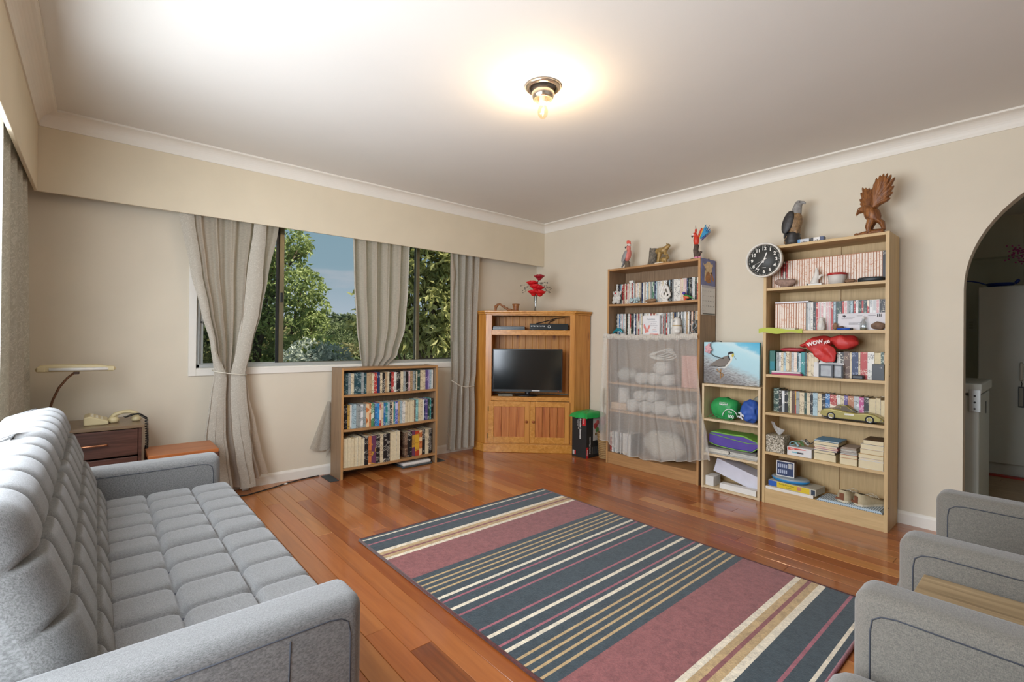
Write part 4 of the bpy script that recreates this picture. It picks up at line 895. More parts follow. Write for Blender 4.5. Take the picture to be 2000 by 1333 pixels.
def feather_wing(rows, nm):
    o = None
    for (col, pts, rr) in rows:
        b_ = MB(m)
        for (p0, p1) in pts: b_.tube([p0, Vector(p0).lerp(Vector(p1), .5), Vector(p0).lerp(Vector(p1), .88), p1], [rr, rr*1.1, rr*.8, .001], 7, flat=.5)
        q_ = b_.build(nm if o is None else 'feather_band', P(col, .45), o or mc); fuse(q_, .0026, 1)
        o = o or q_
feather_wing([('cc3a22', [((.022, .0, .19), (.05+.006*k, .004, .262-.006*k)) for k in range(3)], .011), ('d9a531', [((.034, .0, .185), (.066+.007*k, .003, .262-.012*k)) for k in range(3)], .008), ('1f87b4', [((.04, 0, .172), (.088+.010*k, .002, .285-.014*k)) for k in range(5)], .009), ('27306e', [((.05, .0, .158), (.118+.006*k, .004, .276-.028*k)) for k in range(3)], .006)], 'wing')
feather_wing([('cc3a22', [((-.004, .004, .21), (-.010+.006*k, .01, .262)) for k in range(3)], .008), ('4a4a44', [((-.004, .012, .23), (-.008, .012, .292))], .005)], 'wing')
# ================================================================== ornaments on the brown bookcase shelves
Z1 = lambda a, r=.05: SH(1.46, .006, DW, a-r, a+r); Z2 = lambda a, r=.05: SH(1.184, .006, DW, a-r, a+r)
WHT = plain('white_ceramic', 'd9d5cc', .4, 0, .05, 30)
m = DVD @ Matrix.Translation((.075, .045, Z1(.075)))
b = MB(m); b.ell((0, 0, .045), (.03, .025, .036), 12); b.ell((0, -.006, .095), (.034, .028, .03), 12)
for s_ in (-1, 1): b.ell((s_*.032, 0, .098), (.013, .010, .028), 8, 0, 6, ry(s_*.5)); b.ell((s_*.026, -.014, .02), (.016, .018, .018), 8); b.ell((s_*.034, -.006, .055), (.011, .011, .02), 8)
bn = thing('plush_rabbit', 'white plush toy with a red heart nose', 'toy', m.translation); fuse(b.build('body', fabric('plush_white', 'dcd8d0', 'b8b4aa', sc=300), bn), .0035)
MB(m).ell((.006, -.034, .098), (.009, .005, .008), 10).build('nose', P('b3202c', .4), bn)
for s_ in (-1, 1): MB(m).ell((.0+s_*.014, -.03, .108), .003, 7).build('eye', P('1c1c1e', .3), bn); MB(m).tube([(s_*.008, -.033, .09), (s_*.018, -.031, .086)], .0012, 5).build('mouth', P('2c2a2a', .5), bn)
m = DVD @ Matrix.Translation((.255, .05, Z1(.255)))
b = MB(m); q = random.Random(3)
for k in range(22): b.ell((q.uniform(-.05, .05), q.uniform(-.012, .012), q.uniform(.0125, .05)), (.011, .010, .011), 7, 0, 5)
b.build('glass_cluster', plain('pale_turquoise', 'b3c4c4', .15, 0, .2, 60), None, 'pale turquoise glass ornament in front of the disc cases', 'ornament')
def rock(M_, r, col, label, seed, name='rock', k=.25):
    b_ = MB(M_); b_.ell((0, 0, r[2]*.86), r, 14, 0, 10); b_.jitter(min(r)*k*1.6, 1.5/max(r), seed)
    zmin = min(p.z for p in b_.v); d_ = (M_.translation.z-zmin); b_.v = [p+Vector((0, 0, d_)) for p in b_.v]
    return b_.build(name, plain('rock_'+col+str(seed), col, .85, 0, .3, 45, .5, 60), None, label, 'rock')
rock(DVD @ Matrix.Translation((.43, .045, Z1(.43))), (.055, .025, .018), '8c6d4e', 'flat brown stone beside the white ribbon sculpture', 4)
m = DVD @ Matrix.Translation((.565, .045, Z1(.565)))
ws = thing('ribbon_sculpture', 'white folded ribbon sculpture shaped like a kneeling figure', 'figurine', m.translation)
b = MB(m)
for pth in ([(0, 0, .012), (-.045, 0, .05), (-.02, 0, .125), (0, 0, .15), (.022, 0, .125), (.047, 0, .055), (.0, 0, .012)], [(-.004, -.006, .03), (-.02, -.006, .07), (0, -.006, .1), (.018, -.006, .075), (.004, -.006, .03)]): b.tube(pth, .012, 8)
b.ell((.0, -.006, .115), .013, 8); b.box(-.02, .035, -.015, .015, 0, .012); fuse(b.build('ribbon', WHT, ws), .0035)
m = DVD @ Matrix.Translation((.765, .05, Z1(.765)))
rb = thing('parrot_figurine', 'small rainbow lorikeet figurine on the upper disc shelf', 'figurine', m.translation)
b = MB(m); b.ell((-.01, 0, .03), (.03, .016, .016), 10, 0, 8, ry(.3)); fuse(b.build('body', P('d06a3a', .5), rb), .0026)
MB(m).tube([(-.025, -.004, .045), (.02, -.006, .034), (.06, -.004, .006)], [.010, .012, .003], 8, flat=.6).build('wing', P('2e8a3c', .5), rb); MB(m).ell((-.03, 0, .06), .013, 10).build('head', P('4a3c9a', .5), rb); MB(m).tube([(-.042, 0, .06), (-.05, 0, .054)], [.005, .001], 6).build('beak', P('d0482c', .4), rb)
b = MB(m); b.ell((-.02, -.004, .014), (.012, .010, .014), 8); b.build('breast', P('d4452c', .5), rb)
o = MB(DVD).box(.165, .205, .1, .14, Z1(.18, .03)+.1915, Z1(.18, .03)+.2175).build('small_carton', P('dcdad2', .5), None, 'small white box standing on the disc cases above the plush toy', 'carton', bevel=.002)
# lower disc shelf
m = DVD @ Matrix.Translation((.085, .04, Z2(.085)))
dl = thing('dolphin_figurine', 'glossy teal dolphin figurine leaping beside the disc cases', 'figurine', m.translation)
b = MB(m); b.tube([(-.055, 0, .006), (-.035, 0, .024), (0, 0, .042), (.03, 0, .04), (.05, 0, .026), (.062, 0, .016)], [.004, .010, .017, .016, .011, .004], 10); b.tube([(-.002, 0, .052), (-.012, 0, .066)], [.009, .001], 6, flat=.4); b.tube([(.012, -.014, .034), (.0, -.026, .012)], [.008, .002], 6, flat=.4); b.tube([(-.05, -.016, .004), (-.055, 0, .007), (-.05, .016, .004)], [.002, .007, .002], 6, flat=.4)
dm = plain('dolphin_teal', '1f7f8c', .2, .2, .1, 20); fuse(b.build('body', dm, dl), .0022, 2)
MB(m).tube([(.0, -.004, .027), (.03, -.004, .026), (.05, -.002, .018)], [.004, .008, .004], 8).build('belly', P('b8cfd2', .3), dl)
# butterfly plaque
m = DVD @ Matrix.Translation((.345, .055, Z2(.43, .09)))
pl = thing('verse_plaque', 'white canvas plaque with a coral butterfly and handwriting', 'plaque', m.translation)
MB(m).box(0, .165, 0, .022, 0, .168).build('canvas', P('dedcda', .7), pl, bevel=.001)
TF = frame((0, 0, 0), (1, 0, 0), (0, 0, 1), (0, -1, 0))
def tp(M_, a, z, d=-.0006): return M_ @ frame((a, d, z), (1, 0, 0), (0, 0, 1), (0, -1, 0))
for txt, a, z, s_, c in (('Families', .08, .135, .026, '8c8f96'), ('are God\'s best', .098, .113, .014, '9a949a'), ('gift of love', .105, .097, .013, '9a949a'), ('given by heart', .108, .081, .013, '9a949a'), ('and', .125, .064, .012, '9a949a'), ('always', .115, .046, .013, 'c9837a'), ('forever', .122, .03, .013, '7aa0c4')): lettering(txt, s_, tp(m, a, z), P(c, .6), pl)
cor = P('d98478', .6)
for s_, sc in ((-1, 1.), (1, .85)):
    c0 = (.042, .045); pts = [(c0[0]+s_*sc*x, c0[1]+sc*y) for x, y in ((0, -.012), (.006, .01), (.02, .044), (.03, .05), (.034, .036), (.03, .014), (.016, .0), (.022, -.012), (.016, -.03), (.006, -.026))]
    MB(m @ frame((0, -.0005, 0), (1, 0, 0), (0, 0, 1), (0, -1, 0))).prism(pts if s_ > 0 else pts[::-1], 0, .0012).build('butterfly_wing', cor, pl)
MB(m).box(.07, .155, -.001, 0, .003, .010).build('painted_edge', cor, pl)
# white round figurine with a rope belt
m = DVD @ Matrix.Translation((.675, .05, Z2(.675)))
bd_ = thing('round_figurine', 'plump white figurine with a rope belt on the lower disc shelf', 'figurine', m.translation)
b = MB(m); b.lathe([(.036, 0), (.043, .02), (.042, .05), (.033, .075), (.034, .1), (.03, .125), (.018, .142), (0, .148)], 20); b.ell((.012, -.02, .03), (.034, .03, .026), 12); fuse(b.build('body', WHT, bd_), .003)
MB(m).tube([(.0345*math.cos(t), .0345*math.sin(t), .075) for t in [k*math.pi/8 for k in range(17)]], .004, 6).build('belt', P('b59a62', .8), bd_)
MB(m).tube([(-.008+.010*math.cos(t)*(1-t/14), -.034+.002*t/6, .112+.010*math.sin(t)*(1-t/14)) for t in [k*.5 for k in range(16)]], .0022, 6).build('spiral', P('8a8c8e', .6), bd_)
# grey wire ornament
m = DVD @ Matrix.Translation((.835, .05, Z2(.835)))
wo = thing('wire_ornament', 'silver twisted wire ornament next to the right panel', 'ornament', m.translation)
q = random.Random(9)
for k in range(5): MB(m).tube([(.028*math.sin(t*1.3+k)*(.6+.1*k), .018*math.cos(t+k*2), .06+.05*math.sin(t*.9+k*1.1)) for t in [j*.45 for j in range(16)]], .0032, 6).build('wire_loop', P('8d8f8c', .35, .6), wo)
MB(m).lathe([(.022, 0), (.02, .012), (.006, .02), (.004, .05)], 12).build('stand', P('777977', .4, .5), wo)
# ================================================================== net curtain on the brown bookcase and what lies behind it
cloth('net', 'f2efe8', 'e6e2d8', .35, .58, 9, pattern=False)
cloth('net_hem', 'ece8de', 'd6d0c2', .3, .12, 9, pattern=False)
net = thing('net_curtain', 'sheer white net curtain strung across the brown bookcase', 'curtain', (-.31, -1.68, .15))
NT = [(1.18, -1.222, -2.132), (1.0, -1.222, -2.140), (.6, -1.218, -2.175), (.4, -1.205, -2.235), (.24, -1.19, -2.265), (.1, -1.188, -2.27)]
def netf(u, v):
    low = interp([(0, .225), (.12, .205), (.18, .15), (.35, .125), (.55, .13), (.75, .175), (1, .235)], u)[0]
    z = lerp(1.178-.010*math.sin(math.pi*u), low, v); yl, yr = interp(NT, z)
    am = lerp(.006, .026, min(1, v*1.6)); ph = 2*math.pi*9*u+2.2*math.sin(7*u)+1.1*math.sin(4*v+u*9)
    return (-.302-am*(1+math.sin(ph)), lerp(yl, yr, u)+.006*math.cos(ph*1.3), z)
MB().sheet(netf, 220, 50).build('net_cloth', MT['net'], net)
def hemf(u, v):
    z = lerp(1.19, 1.145, v)-.010*math.sin(math.pi*u)+.004*math.sin(60*u); return (-.304-.006*(1+math.sin(150*u))-.010*math.sin(math.pi*v), lerp(-1.222, -2.132, u), z)
MB().sheet(hemf, 220, 5).build('gathered_heading', MT['net_hem'], net)
MB().tube([netf(k/120, 1) for k in range(121)], .0025, 5).build('bottom_hem', MT['net_hem'], net)
tow = fabric('towel_white', 'dedad2', 'bfbab0', sc=200)
def roll(y, z, r, x0, x1, label, nm='rolled_towel', cat='towel'):
    o = thing(nm, label, cat, ((x0+x1)/2, y, z), 'rolled white towels behind the net')
    MB().tube([(x0, y, z+r), ((x0+x1)/2, y, z+r), (x1, y, z+r)], r, 16).build('roll', tow, o)
    MB().tube([(x0-.002, y+r*.86*(1-t/16)*math.cos(t), z+r+r*.86*(1-t/16)*math.sin(t)) for t in [k*.45 for k in range(34)]], .0045, 5).build('spiral_edge', tow, o)
s5, s7 = .5003, .7503
for (y, z, r, lb) in ((-1.475, s5, .052, 'rolled white towel by the cardboard box behind the net'), (-1.605, s5, .05, 'second rolled white towel from the cardboard box, bottom row'), (-1.735, s5, .056, 'third rolled white towel from the cardboard box, bottom row'), (-1.865, s5, .045, 'small rolled white towel in the bottom row'), (-1.99, s5, .06, 'fat rolled white towel beside the right panel'),
                      (-1.542, s5+.095, .045, 'rolled white towel lying on top of the towel row'), (-1.662, s5+.098, .047, 'topmost rolled towel beside its twin above the towel row'),
                      (-1.56, s7, .048, 'rolled white towel on the upper shelf behind the net'), (-1.685, s7, .05, 'middle rolled towel on the upper shelf behind the net'), (-1.81, s7, .046, 'rolled white towel by the salmon box, upper shelf'), (-1.75, s7+.09, .055, 'rolled white towel on top of the upper towel row')):
    roll(y, z, r, -.235, -.04, lb)
rope = thing('rope_coil', 'coil of white cord heaped above the rolled towels', 'cord', (-.15, -1.74, s7+.2))
for k in range(4): MB().tube([(-.16+.03*math.sin(t), -1.74-.11*math.sin(t+.4*k)*(1-.1*k), s7+.215+.010*k+.035*(1+math.cos(t))) for t in [j*.42 for j in range(16)]], .0045, 6).build('loop', P('dcd8cc', .7), rope)
MB(DVD).box(.03, .195, .03, .22, s5, s5+.06).build('cardboard_box', P('c9a987', .8), None, 'flat pinkish cardboard box behind the net, lower shelf', 'box', bevel=.002)
o = MB(DVD); o.lathe([(.05, 0), (.052, .02), (.05, .13), (.045, .135), (0, .135)], 22, (.115, .11, s5+.0605)); o.build('paper_roll', tow, None, 'white paper towel roll standing on the pinkish box', 'paper roll')
MB(DVD).box(.72, .86, .05, .21, s7, s7+.26).build('storage_box', P('c98f7e', .8), None, 'tall salmon coloured box on the upper shelf behind the net', 'box', bevel=.002)
b = MB(DVD @ Matrix.Translation((.15, .11, s7))); b.ell((0, 0, .06), (.105, .07, .06), 16, 0, 10); b.jitter(.02, 14, 8); zb_ = min(p.z for p in b.v); b.v = [p+Vector((0, 0, s7-zb_)) for p in b.v]
b.build('crumpled_bag', plain('grey_bag', 'a7a49c', .6, 0, .15, 20), None, 'crumpled grey plastic bag on the upper shelf behind the net', 'bag')
b = MB(DVD @ Matrix.Translation((.52, .13, SH(.105, .006, DW, .3, .7)))); b.ell((0, 0, .13), (.2, .08, .13), 20, 0, 12); b.jitter(.025, 9, 3); zb_ = min(p.z for p in b.v); b.v = [p+Vector((0, 0, SH(.105, .006, DW, .25, .8)-zb_)) for p in b.v]
b.build('folded_blanket', fabric('blanket', 'c9c2b2', 'a39b8a', sc=160), None, 'pale folded blanket on the bottom shelf behind the net', 'blanket')
# ================================================================== calendar on the side panel
CAL = frame((-.265, -2.1285, 0), (1, 0, 0), (0, 1, 0), (0, 0, 1))      # a along +x, front towards -y
cl_ = thing('wall_calendar', 'wall calendar with a puppy photograph hung on the brown bookcase', 'calendar', CAL @ Vector((.115, 0, 1.33)))
MB(CAL).box(.01, .235, -.003, -.0005, 1.575, 1.785).build('photo_page', plain('calendar_blue', '6a6f9c', .5, 0, .25, 8), cl_)
MB(CAL).box(.01, .235, -.004, -.0005, 1.34, 1.574).build('date_page', P('dcdad6', .7), cl_)
pf = lambda a, z, d=-.0032: CAL @ frame((a, d, z), (1, 0, 0), (0, 0, 1), (0, -1, 0))
PUP = plain('puppy_cream', 'd8bd93', .6, 0, .15, 40); PUP2 = plain('puppy_tan', 'a8713f', .6, 0, .3, 50)
for nm, pts, mt in (('puppy_body', [(.05, .735), (.085, .75), (.1, .765), (.14, .765), (.16, .745), (.185, .755), (.195, .735), (.175, .72), (.175, .68), (.155, .66), (.1, .655), (.075, .69), (.06, .715), (.03, .742), (.03, .75)], PUP), ('puppy_head', [(.075, .605), (.07, .63), (.085, .67), (.11, .685), (.14, .675), (.155, .63), (.155, .6), (.12, .592)], PUP2), ('puppy_paw', [(.15, .68), (.175, .685), (.2, .645), (.215, .625), (.205, .612), (.185, .62), (.165, .655)], PUP2), ('puppy_ear', [(.055, .61), (.075, .61), (.085, .66), (.075, .715), (.06, .68)], PUP)):
    MB(pf(0, 1.0)).prism(pts, 0, .0006 if nm != 'puppy_head' else .0012).build(nm, mt, cl_)
MB(CAL).box(.01, .235, -.0048, -.004, 1.555, 1.574).build('month_strip', P('b9b8c0', .6), cl_); MB(CAL).box(.03, .232, -.0048, -.004, 1.343, 1.353).build('footer_strip', P('6a6862', .6), cl_)
dn = 1
for r_ in range(5):
    for k in range(7):
        if dn <= 30: lettering(str(dn), .011, pf(.035+k*.029, 1.53-r_*.04, -.0042), P('4a4a4e', .6), cl_, 'date'); dn += 1
MB(CAL).box(.12, .128, -.006, -.0005, 1.775, 1.79).build('hook', P('3a3a3c', .4, .6), cl_)
# ================================================================== wall clock
CK = frame((-.279, -2.612, 1.704), (0, -1, 0), (0, 0, 1), (-1, 0, 0)) @ Matrix.Scale(.93, 4)      # face plane: right, up, out of the wall
ck = thing('wall_clock', 'round black faced wall clock with a white rim', 'clock', (-.3, -2.612, 1.58))
MB(CK).lathe([(.118, .0), (.13, .0), (.131, .03), (.128, .038), (.121, .038), (.116, .026), (.116, .018)], 48, hollow=True).build('rim', P('d9d4c8', .4), ck)
MB(CK).lathe([(.118, .0), (.118, .018), (0, .0185)], 48).build('dial', P('3a3b38', .5), ck)
for k in range(60):
    t = math.pi*2*k/60; c_, s_ = math.cos(t), math.sin(t); l = .006 if k % 5 else .009
    MB(CK @ frame((c_*.108, s_*.108, .0188), (c_, s_, 0), (-s_, c_, 0), (0, 0, 1))).box(-l/2, l/2, -.001, .001, 0, .0008).build('tick', P('d0cec6', .5), ck)
for k in range(1, 13):
    t = math.pi/2-math.pi*2*k/12; lettering(str(k), .034, CK @ Matrix.Translation((.087*math.cos(t), .087*math.sin(t), .0192)), P('e6e2d8', .5), ck, 'numeral', bold=.0009)
def hand(ang, l, w_, nm, z, tail=.02):
    t = math.pi/2-ang; MB(CK @ frame((0, 0, z), (math.cos(t), math.sin(t), 0), (-math.sin(t), math.cos(t), 0), (0, 0, 1))).prism([(-tail, -w_), (l*.9, -w_*.7), (l, 0), (l*.9, w_*.7), (-tail, w_)], 0, .0012).build(nm, P('eeeae2', .4), ck)
hand(R(19), .062, .0045, 'hour_hand', .0215); hand(R(221), .098, .0032, 'minute_hand', .0235); hand(R(245), .09, .0008, 'second_hand', .0255, .03)
MB(CK).lathe([(.007, .019), (.007, .028), (0, .0285)], 14).build('hub', P('d8d4ca', .4), ck); MB(CK).box(-.014, .014, -.058, -.054, .0188, .0196).build('maker_mark', P('a8a69e', .5), ck)
# ================================================================== painting of a lapwing on the small shelf unit
PT = frame((-.215, -2.136, .8035), (0, -1, 0), (1, 0, 0), (0, 0, 1))
pn = thing('canvas_painting', 'canvas painting of a grey plover wading by pale blue water', 'painting', PT @ Vector((.21, .015, 0)))
pm, T, bb = base('painted_canvas', .8, 0, H('a9cfd6'), .2)
tc = nd(T, 'ShaderNodeTexCoord'); sp = nd(T, 'ShaderNodeSeparateXYZ'); T.links.new(tc.outputs['Object'], sp.inputs[0])
def mth(op, a, b_):
    n_ = nd(T, 'ShaderNodeMath', operation=op)
    for k, v in ((0, a), (1, b_)):
        if hasattr(v, 'links'): T.links.new(v, n_.inputs[k])
        else: n_.inputs[k].default_value = v
    return n_.outputs[0]
wob = nz(T, coords(T, (1, 4, 9)), 4, 4); diag = mth('ADD', mth('ADD', mth('MULTIPLY', sp.outputs['Y'], -.42), mth('MULTIPLY', sp.outputs['Z'], 1.)), mth('MULTIPLY', wob, .07))
col = ramp(T, diag, ((.04, H('8d8a88')), (.13, H('b9bdbd')), (.2, H('b3d6de')), (.3, H('b8dde4')), (.345, H('c9e4e8')), (.37, H('7cc4dc')), (.44, H('58b2d4'))))
str_ = nz(T, coords(T, (1, 12, 70)), 3, 3); low = ramp(T, diag, ((.1, (1, 1, 1)), (.2, (0, 0, 0))))
col = mixc(T, mixc(T, 1., low, ramp(T, str_, ((.45, (0, 0, 0)), (.6, (1, 1, 1)))), 'MULTIPLY'), col, H('6f6a68')); T.links.new(col, bb.inputs['Base Color'])
MB(PT).box(0, .419, 0, .028, 0, .32).build('canvas', pm, pn, bevel=.001)
pq = lambda d: PT @ frame((0, d, 0), (1, 0, 0), (0, 0, 1), (0, -1, 0))
def paint(nm, pts, hx, lay=1): MB(pq(0)).prism([((x-55)*.000492, (755-y)*.000487) for x, y in pts], 0, .0006*lay).build(nm, P(hx, .7), pn)
paint('bird_breast', [(235, 480), (330, 470), (420, 440), (470, 370), (480, 330), (450, 290), (500, 275), (515, 330), (505, 380), (470, 430), (400, 500), (300, 505)], 'dcdcd2', 1)
paint('bird_wing', [(135, 488), (210, 420), (300, 360), (380, 325), (430, 305), (465, 360), (470, 385), (430, 440), (400, 475), (300, 487), (220, 478)], '7d756c', 2)
paint('bird_neck', [(430, 305), (455, 300), (480, 370), (470, 385)], '2e2e30', 3); paint('bird_cap', [(435, 300), (445, 260), (480, 242), (515, 245), (532, 268), (500, 275), (470, 285)], '2e2e30', 3)
paint('bird_face', [(500, 285), (530, 268), (535, 300), (515, 330), (500, 320)], 'c9b83c', 3); paint('bird_bill', [(530, 312), (540, 318), (572, 362), (565, 360)], '6a6a70', 3)
paint('bird_wing_edge', [(135, 488), (225, 472), (300, 480), (400, 468), (402, 478), (300, 490), (220, 482)], '3c3a3a', 3)
for pts in ([(325, 525), (340, 525), (335, 670), (320, 670)], [(270, 520), (295, 515), (282, 535), (300, 555), (380, 600), (372, 612), (290, 565), (265, 540)], [(372, 600), (385, 610), (350, 650), (330, 655)]): paint('bird_leg', pts, 'a07a4c', 3)
fs_ = thing('pink_flower', 'pink artificial flower on a bent black wire across the painting', 'flower', PT @ Vector((.06, -.02, .24)))
PX = lambda x, y, d=-.02: PT @ Vector(((x-55)*.000492, d, (755-y)*.000487))
MB().tube([PX(345, 92, .0), PX(300, 78, -.012), PX(230, 85), PX(185, 120), PX(160, 180), PX(190, 285), PX(250, 325), PX(330, 340), PX(365, 350, -.012), PX(375, 352, -.003)], .0028, 7).build('stem', P('1e1e20', .5), fs_)
for k in range(14):
    t = k*2.4; r_ = .006+.0016*k; c = PX(150, 205, -.026)+Vector((-.004*math.sin(k), -r_*math.cos(t)*.8, r_*1.35*math.sin(t)))
    MB().ell(c, (.010, .011, .012), 8, 0, 6).build('petal', P('d9a8ac', .6), fs_)
# ================================================================== small shelf unit contents (local a, d, z of CUB)
def sack(M_, c, r, mat, label, name='shopping_bag', cat='bag', amp=.02, sc=12, seed=0, floor=None, sq=2.6):
    """soft bag: a squarish lump with creases, resting on floor height"""
    b_ = MB(M_); nu, nv = 40, 22
    def sgn(v, e): return math.copysign(abs(v)**e, v)
    def fn(u, v):
        t = 2*math.pi*u; p_ = math.pi*(v-.5); e = 2/sq
        return (c[0]+r[0]*sgn(math.cos(p_), e)*sgn(math.cos(t), e), c[1]+r[1]*sgn(math.cos(p_), e)*sgn(math.sin(t), e), c[2]+r[2]*sgn(math.sin(p_), e))
    b_.sheet(fn, nu, nv)
    for i, p in enumerate(b_.v):
        q_ = p*sc+Vector((seed, seed*.7, 0)); n_ = 1-2*abs(noise.noise(q_)); n2 = noise.noise(q_*2.3)
        ctr = M_ @ Vector(c); d_ = (p-ctr).normalized(); b_.v[i] = p-d_*amp*(1-n_)*.6+d_*amp*.4*n2
    zf = (M_ @ Vector((0, 0, floor))).z if floor is not None else None
    if zf is not None:
        mn = min(p.z for p in b_.v); b_.v = [Vector((p.x, p.y, max(p.z-mn+zf-.004, zf+.0004))) for p in b_.v]
    o_ = thing(name, label, cat, M_ @ Vector(c)); b_.build('bag', mat, o_); return o_
GB = plain('bag_green', '2f9a52', .5, 0, .1, 12, .2, 40); BB = plain('bag_blue', '3057a8', .5, 0, .12, 12, .2, 40); PB = plain('bag_purple', '57439a', .6, 0, .1, 14); LB = plain('bag_lime', '79b04a', .6, 0, .1, 14); RB = plain('bag_red', 'c23430', .5, 0, .1, 14, .2, 40)
gb = sack(CUB, (.138, .105, .62), (.108, .078, .085), GB, 'green reusable shopping bag stuffed on the small shelf unit', floor=.535, seed=2, amp=.016)
for k in range(3): MB(CUB).tube([(.03+.02*k, .03, .545), (.08+.03*k, .02, .575-.01*k), (.15+.03*k, .022, .545), (.2+.02*k, .02, .56)], .005, 7, flat=.4).build('strap', GB, gb)
lettering('The', .02, tp(CUB, .205, .6, .0285), P('e8ece4', .6), gb); lettering('100', .032, tp(CUB, .21, .567, .0265), P('e8ece4', .6), gb, bold=.001); lettering('Recycled', .017, tp(CUB, .155, .655, .0275), P('e8ece4', .6), gb, bold=.0006)
lettering('polypropylene bag', .008, tp(CUB, .155, .668, .0285), P('e8ece4', .6), gb)
MB(CUB @ frame((.205, .0275, .548), (1, 0, 0), (0, 0, 1), (0, -1, 0))).tube([(.055*math.cos(t), .055*math.sin(t)+.02, 0) for t in [math.pi*k/14 for k in range(15)]], .003, 6).build('printed_ring', P('e8ece4', .6), gb)
bb_ = sack(CUB, (.335, .075, .62), (.07, .06, .085), BB, 'bunched royal blue bag with white print on the small shelf unit', floor=.535, seed=5, amp=.022, sc=16, sq=2.2)
for k in range(4): lettering(('$0c', '80g', '0g&', '$8')[k], .018, tp(CUB, .285+.014*(k % 2), .605-.013*k, .012), P('e8ebf0', .6), bb_, bold=.0006)
sack(CUB, (.35, .19, .60), (.06, .05, .10), plain('grey_sack', '9a9686', .7, 0, .15, 20), 'grey cloth bag wedged behind the blue bag', 'cloth_bag', 'bag', .015, 16, 7, .535, 2.3)
pb = thing('insulated_bag', 'purple and lime green cool bag lying on newspapers', 'bag', CUB @ Vector((.22, .1, .33)))
cr_ = [(.035, .345), (.035, .418), (.06, .432), (.2, .428), (.30, .43), (.405, .395), (.405, .365), (.36, .328), (.22, .325), (.12, .33)]
MB(CUB).prism([(a, z-.0) for a, z in cr_], .045, .20, 'y').build('body', PB, pb, bevel=.008)
MB(CUB).prism([(.04, .42), (.062, .438), (.2, .434), (.3, .437), (.4, .402), (.402, .394), (.3, .426), (.2, .424), (.06, .428)], .042, .202, 'y').build('lid', LB, pb, bevel=.004)
MB(CUB).tube([(a, .044, z) for a, z in ((.036, .35), (.08, .337), (.14, .329), (.24, .324), (.36, .327), (.404, .362))], .0035, 7).build('piping', LB, pb); MB(CUB).tube([(a, .044, z) for a, z in ((.036, .418), (.12, .408), (.22, .396), (.33, .385), (.404, .393))], .003, 7).build('piping', LB, pb)
for k, (a0, a1, z0, z1_, lb, c) in enumerate(((.018, .405, .2705, .283, 'folded newspaper at the bottom of the paper pile', 'b9b6ae'), (.02, .2, .2835, .308, 'thick cream envelope beneath the purple cool bag', 'd6d0c2'), (.21, .41, .2835, .306, 'folded newspaper beside the cream envelope', 'c6c3ba'), (.02, .4, .3085, .320, 'magazine directly beneath the purple cool bag', '8d8a84'))):
    o = thing('newspaper' if k != 1 else 'envelope', lb, 'newspaper' if k != 1 else 'envelope', CUB @ Vector(((a0+a1)/2, .12, z0)))
    n_ = 4
    for j in range(n_): MB(CUB).box(a0+.002*(j % 2), a1-.003*((j+1) % 2), .02+.004*(j % 3), .24, lerp(z0, z1_, j/n_)+.0001, lerp(z0, z1_, (j+1)/n_)).build('folded_sheet', P(c, .85), o)
wb = MB(CUB @ TR(.06, .085, .145, 0, 0, R(15.5))); wb.box(0, .345, 0, .15, -.022, .085); wb.build('white_box', P('d3d2dc', .6), None, 'large plain white box tilted on the bottom of the small shelf unit', 'box', bevel=.002)
MB(CUB).box(.02, .085, .025, .14, .0185, .092).build('white_box', P('dad8d2', .6), None, 'small white cube box under the tilted white box', 'box', bevel=.002)
MB(CUB).box(.135, .40, .02, .078, .0185, .058).build('white_box', P('e2dfd8', .6), None, 'long flat white box below the tilted white box', 'box', bevel=.002)
# ================================================================== tall bookcase contents (local a, d, z of TAL)
Z = {1: 1.5073, 2: 1.2093, 3: .9033, 4: .6353, 5: .3603, 6: .1003}
T_ = lambda a, d, s: TAL @ Matrix.Translation((a, d, Z[s]))
rock(T_(.125, .045, 1), (.075, .03, .03), '9a7f70', 'rough pinkish grey stone in front of the orange disc cases', 6, k=.3)
m = T_(.315, .045, 1); dg = thing('dog_figurine', 'white howling dog figurine on a small white block', 'figurine', m.translation)
MB(m).box(-.05, .035, -.02, .022, 0, .012).build('block', P('dcd9d2', .5), dg); MB(m).box(-.052, -.044, -.021, .023, 0, .014).build('dark_edge', P('232325', .5), dg)
b = MB(m); b.tube([(-.012, 0, .012), (-.008, 0, .035), (.0, 0, .06), (.002, 0, .085), (.0, 0, .105), (-.001, 0, .122)], [.026, .022, .017, .014, .009, .003], 10); b.tube([(.012, 0, .045), (.03, 0, .07), (.042, 0, .058)], [.01, .006, .004], 7); b.ell((-.018, 0, .022), (.016, .018, .012), 8); fuse(b.build('body', WHT, dg), .003)
m = T_(.43, .05, 1); jr = thing('lidded_tub', 'small white tub with a red lid on the top shelf', 'tub', m.translation)
MB(m).lathe([(.045, 0), (.052, .058), (.05, .06)], 8).build('tub', P('cfcac0', .5), jr); MB(m).lathe([(.056, .058), (.057, .066), (.05, .071), (0, .072)], 16).build('lid', P('b02a26', .4), jr)
rock(T_(.505, .04, 1), (.028, .02, .012), '8a6a50', 'small brown pebble beside the red lidded tub', 7)
cs = MB(T_(.61, .045, 1)); cs.lathe([(.05, 0), (.06, .004), (.06, .022), (.054, .028), (0, .03)], 24, sx=1.1, sy=.5); cs.build('spectacle_case', P('22282a', .4), None, 'flat oval black case on the top shelf', 'case')
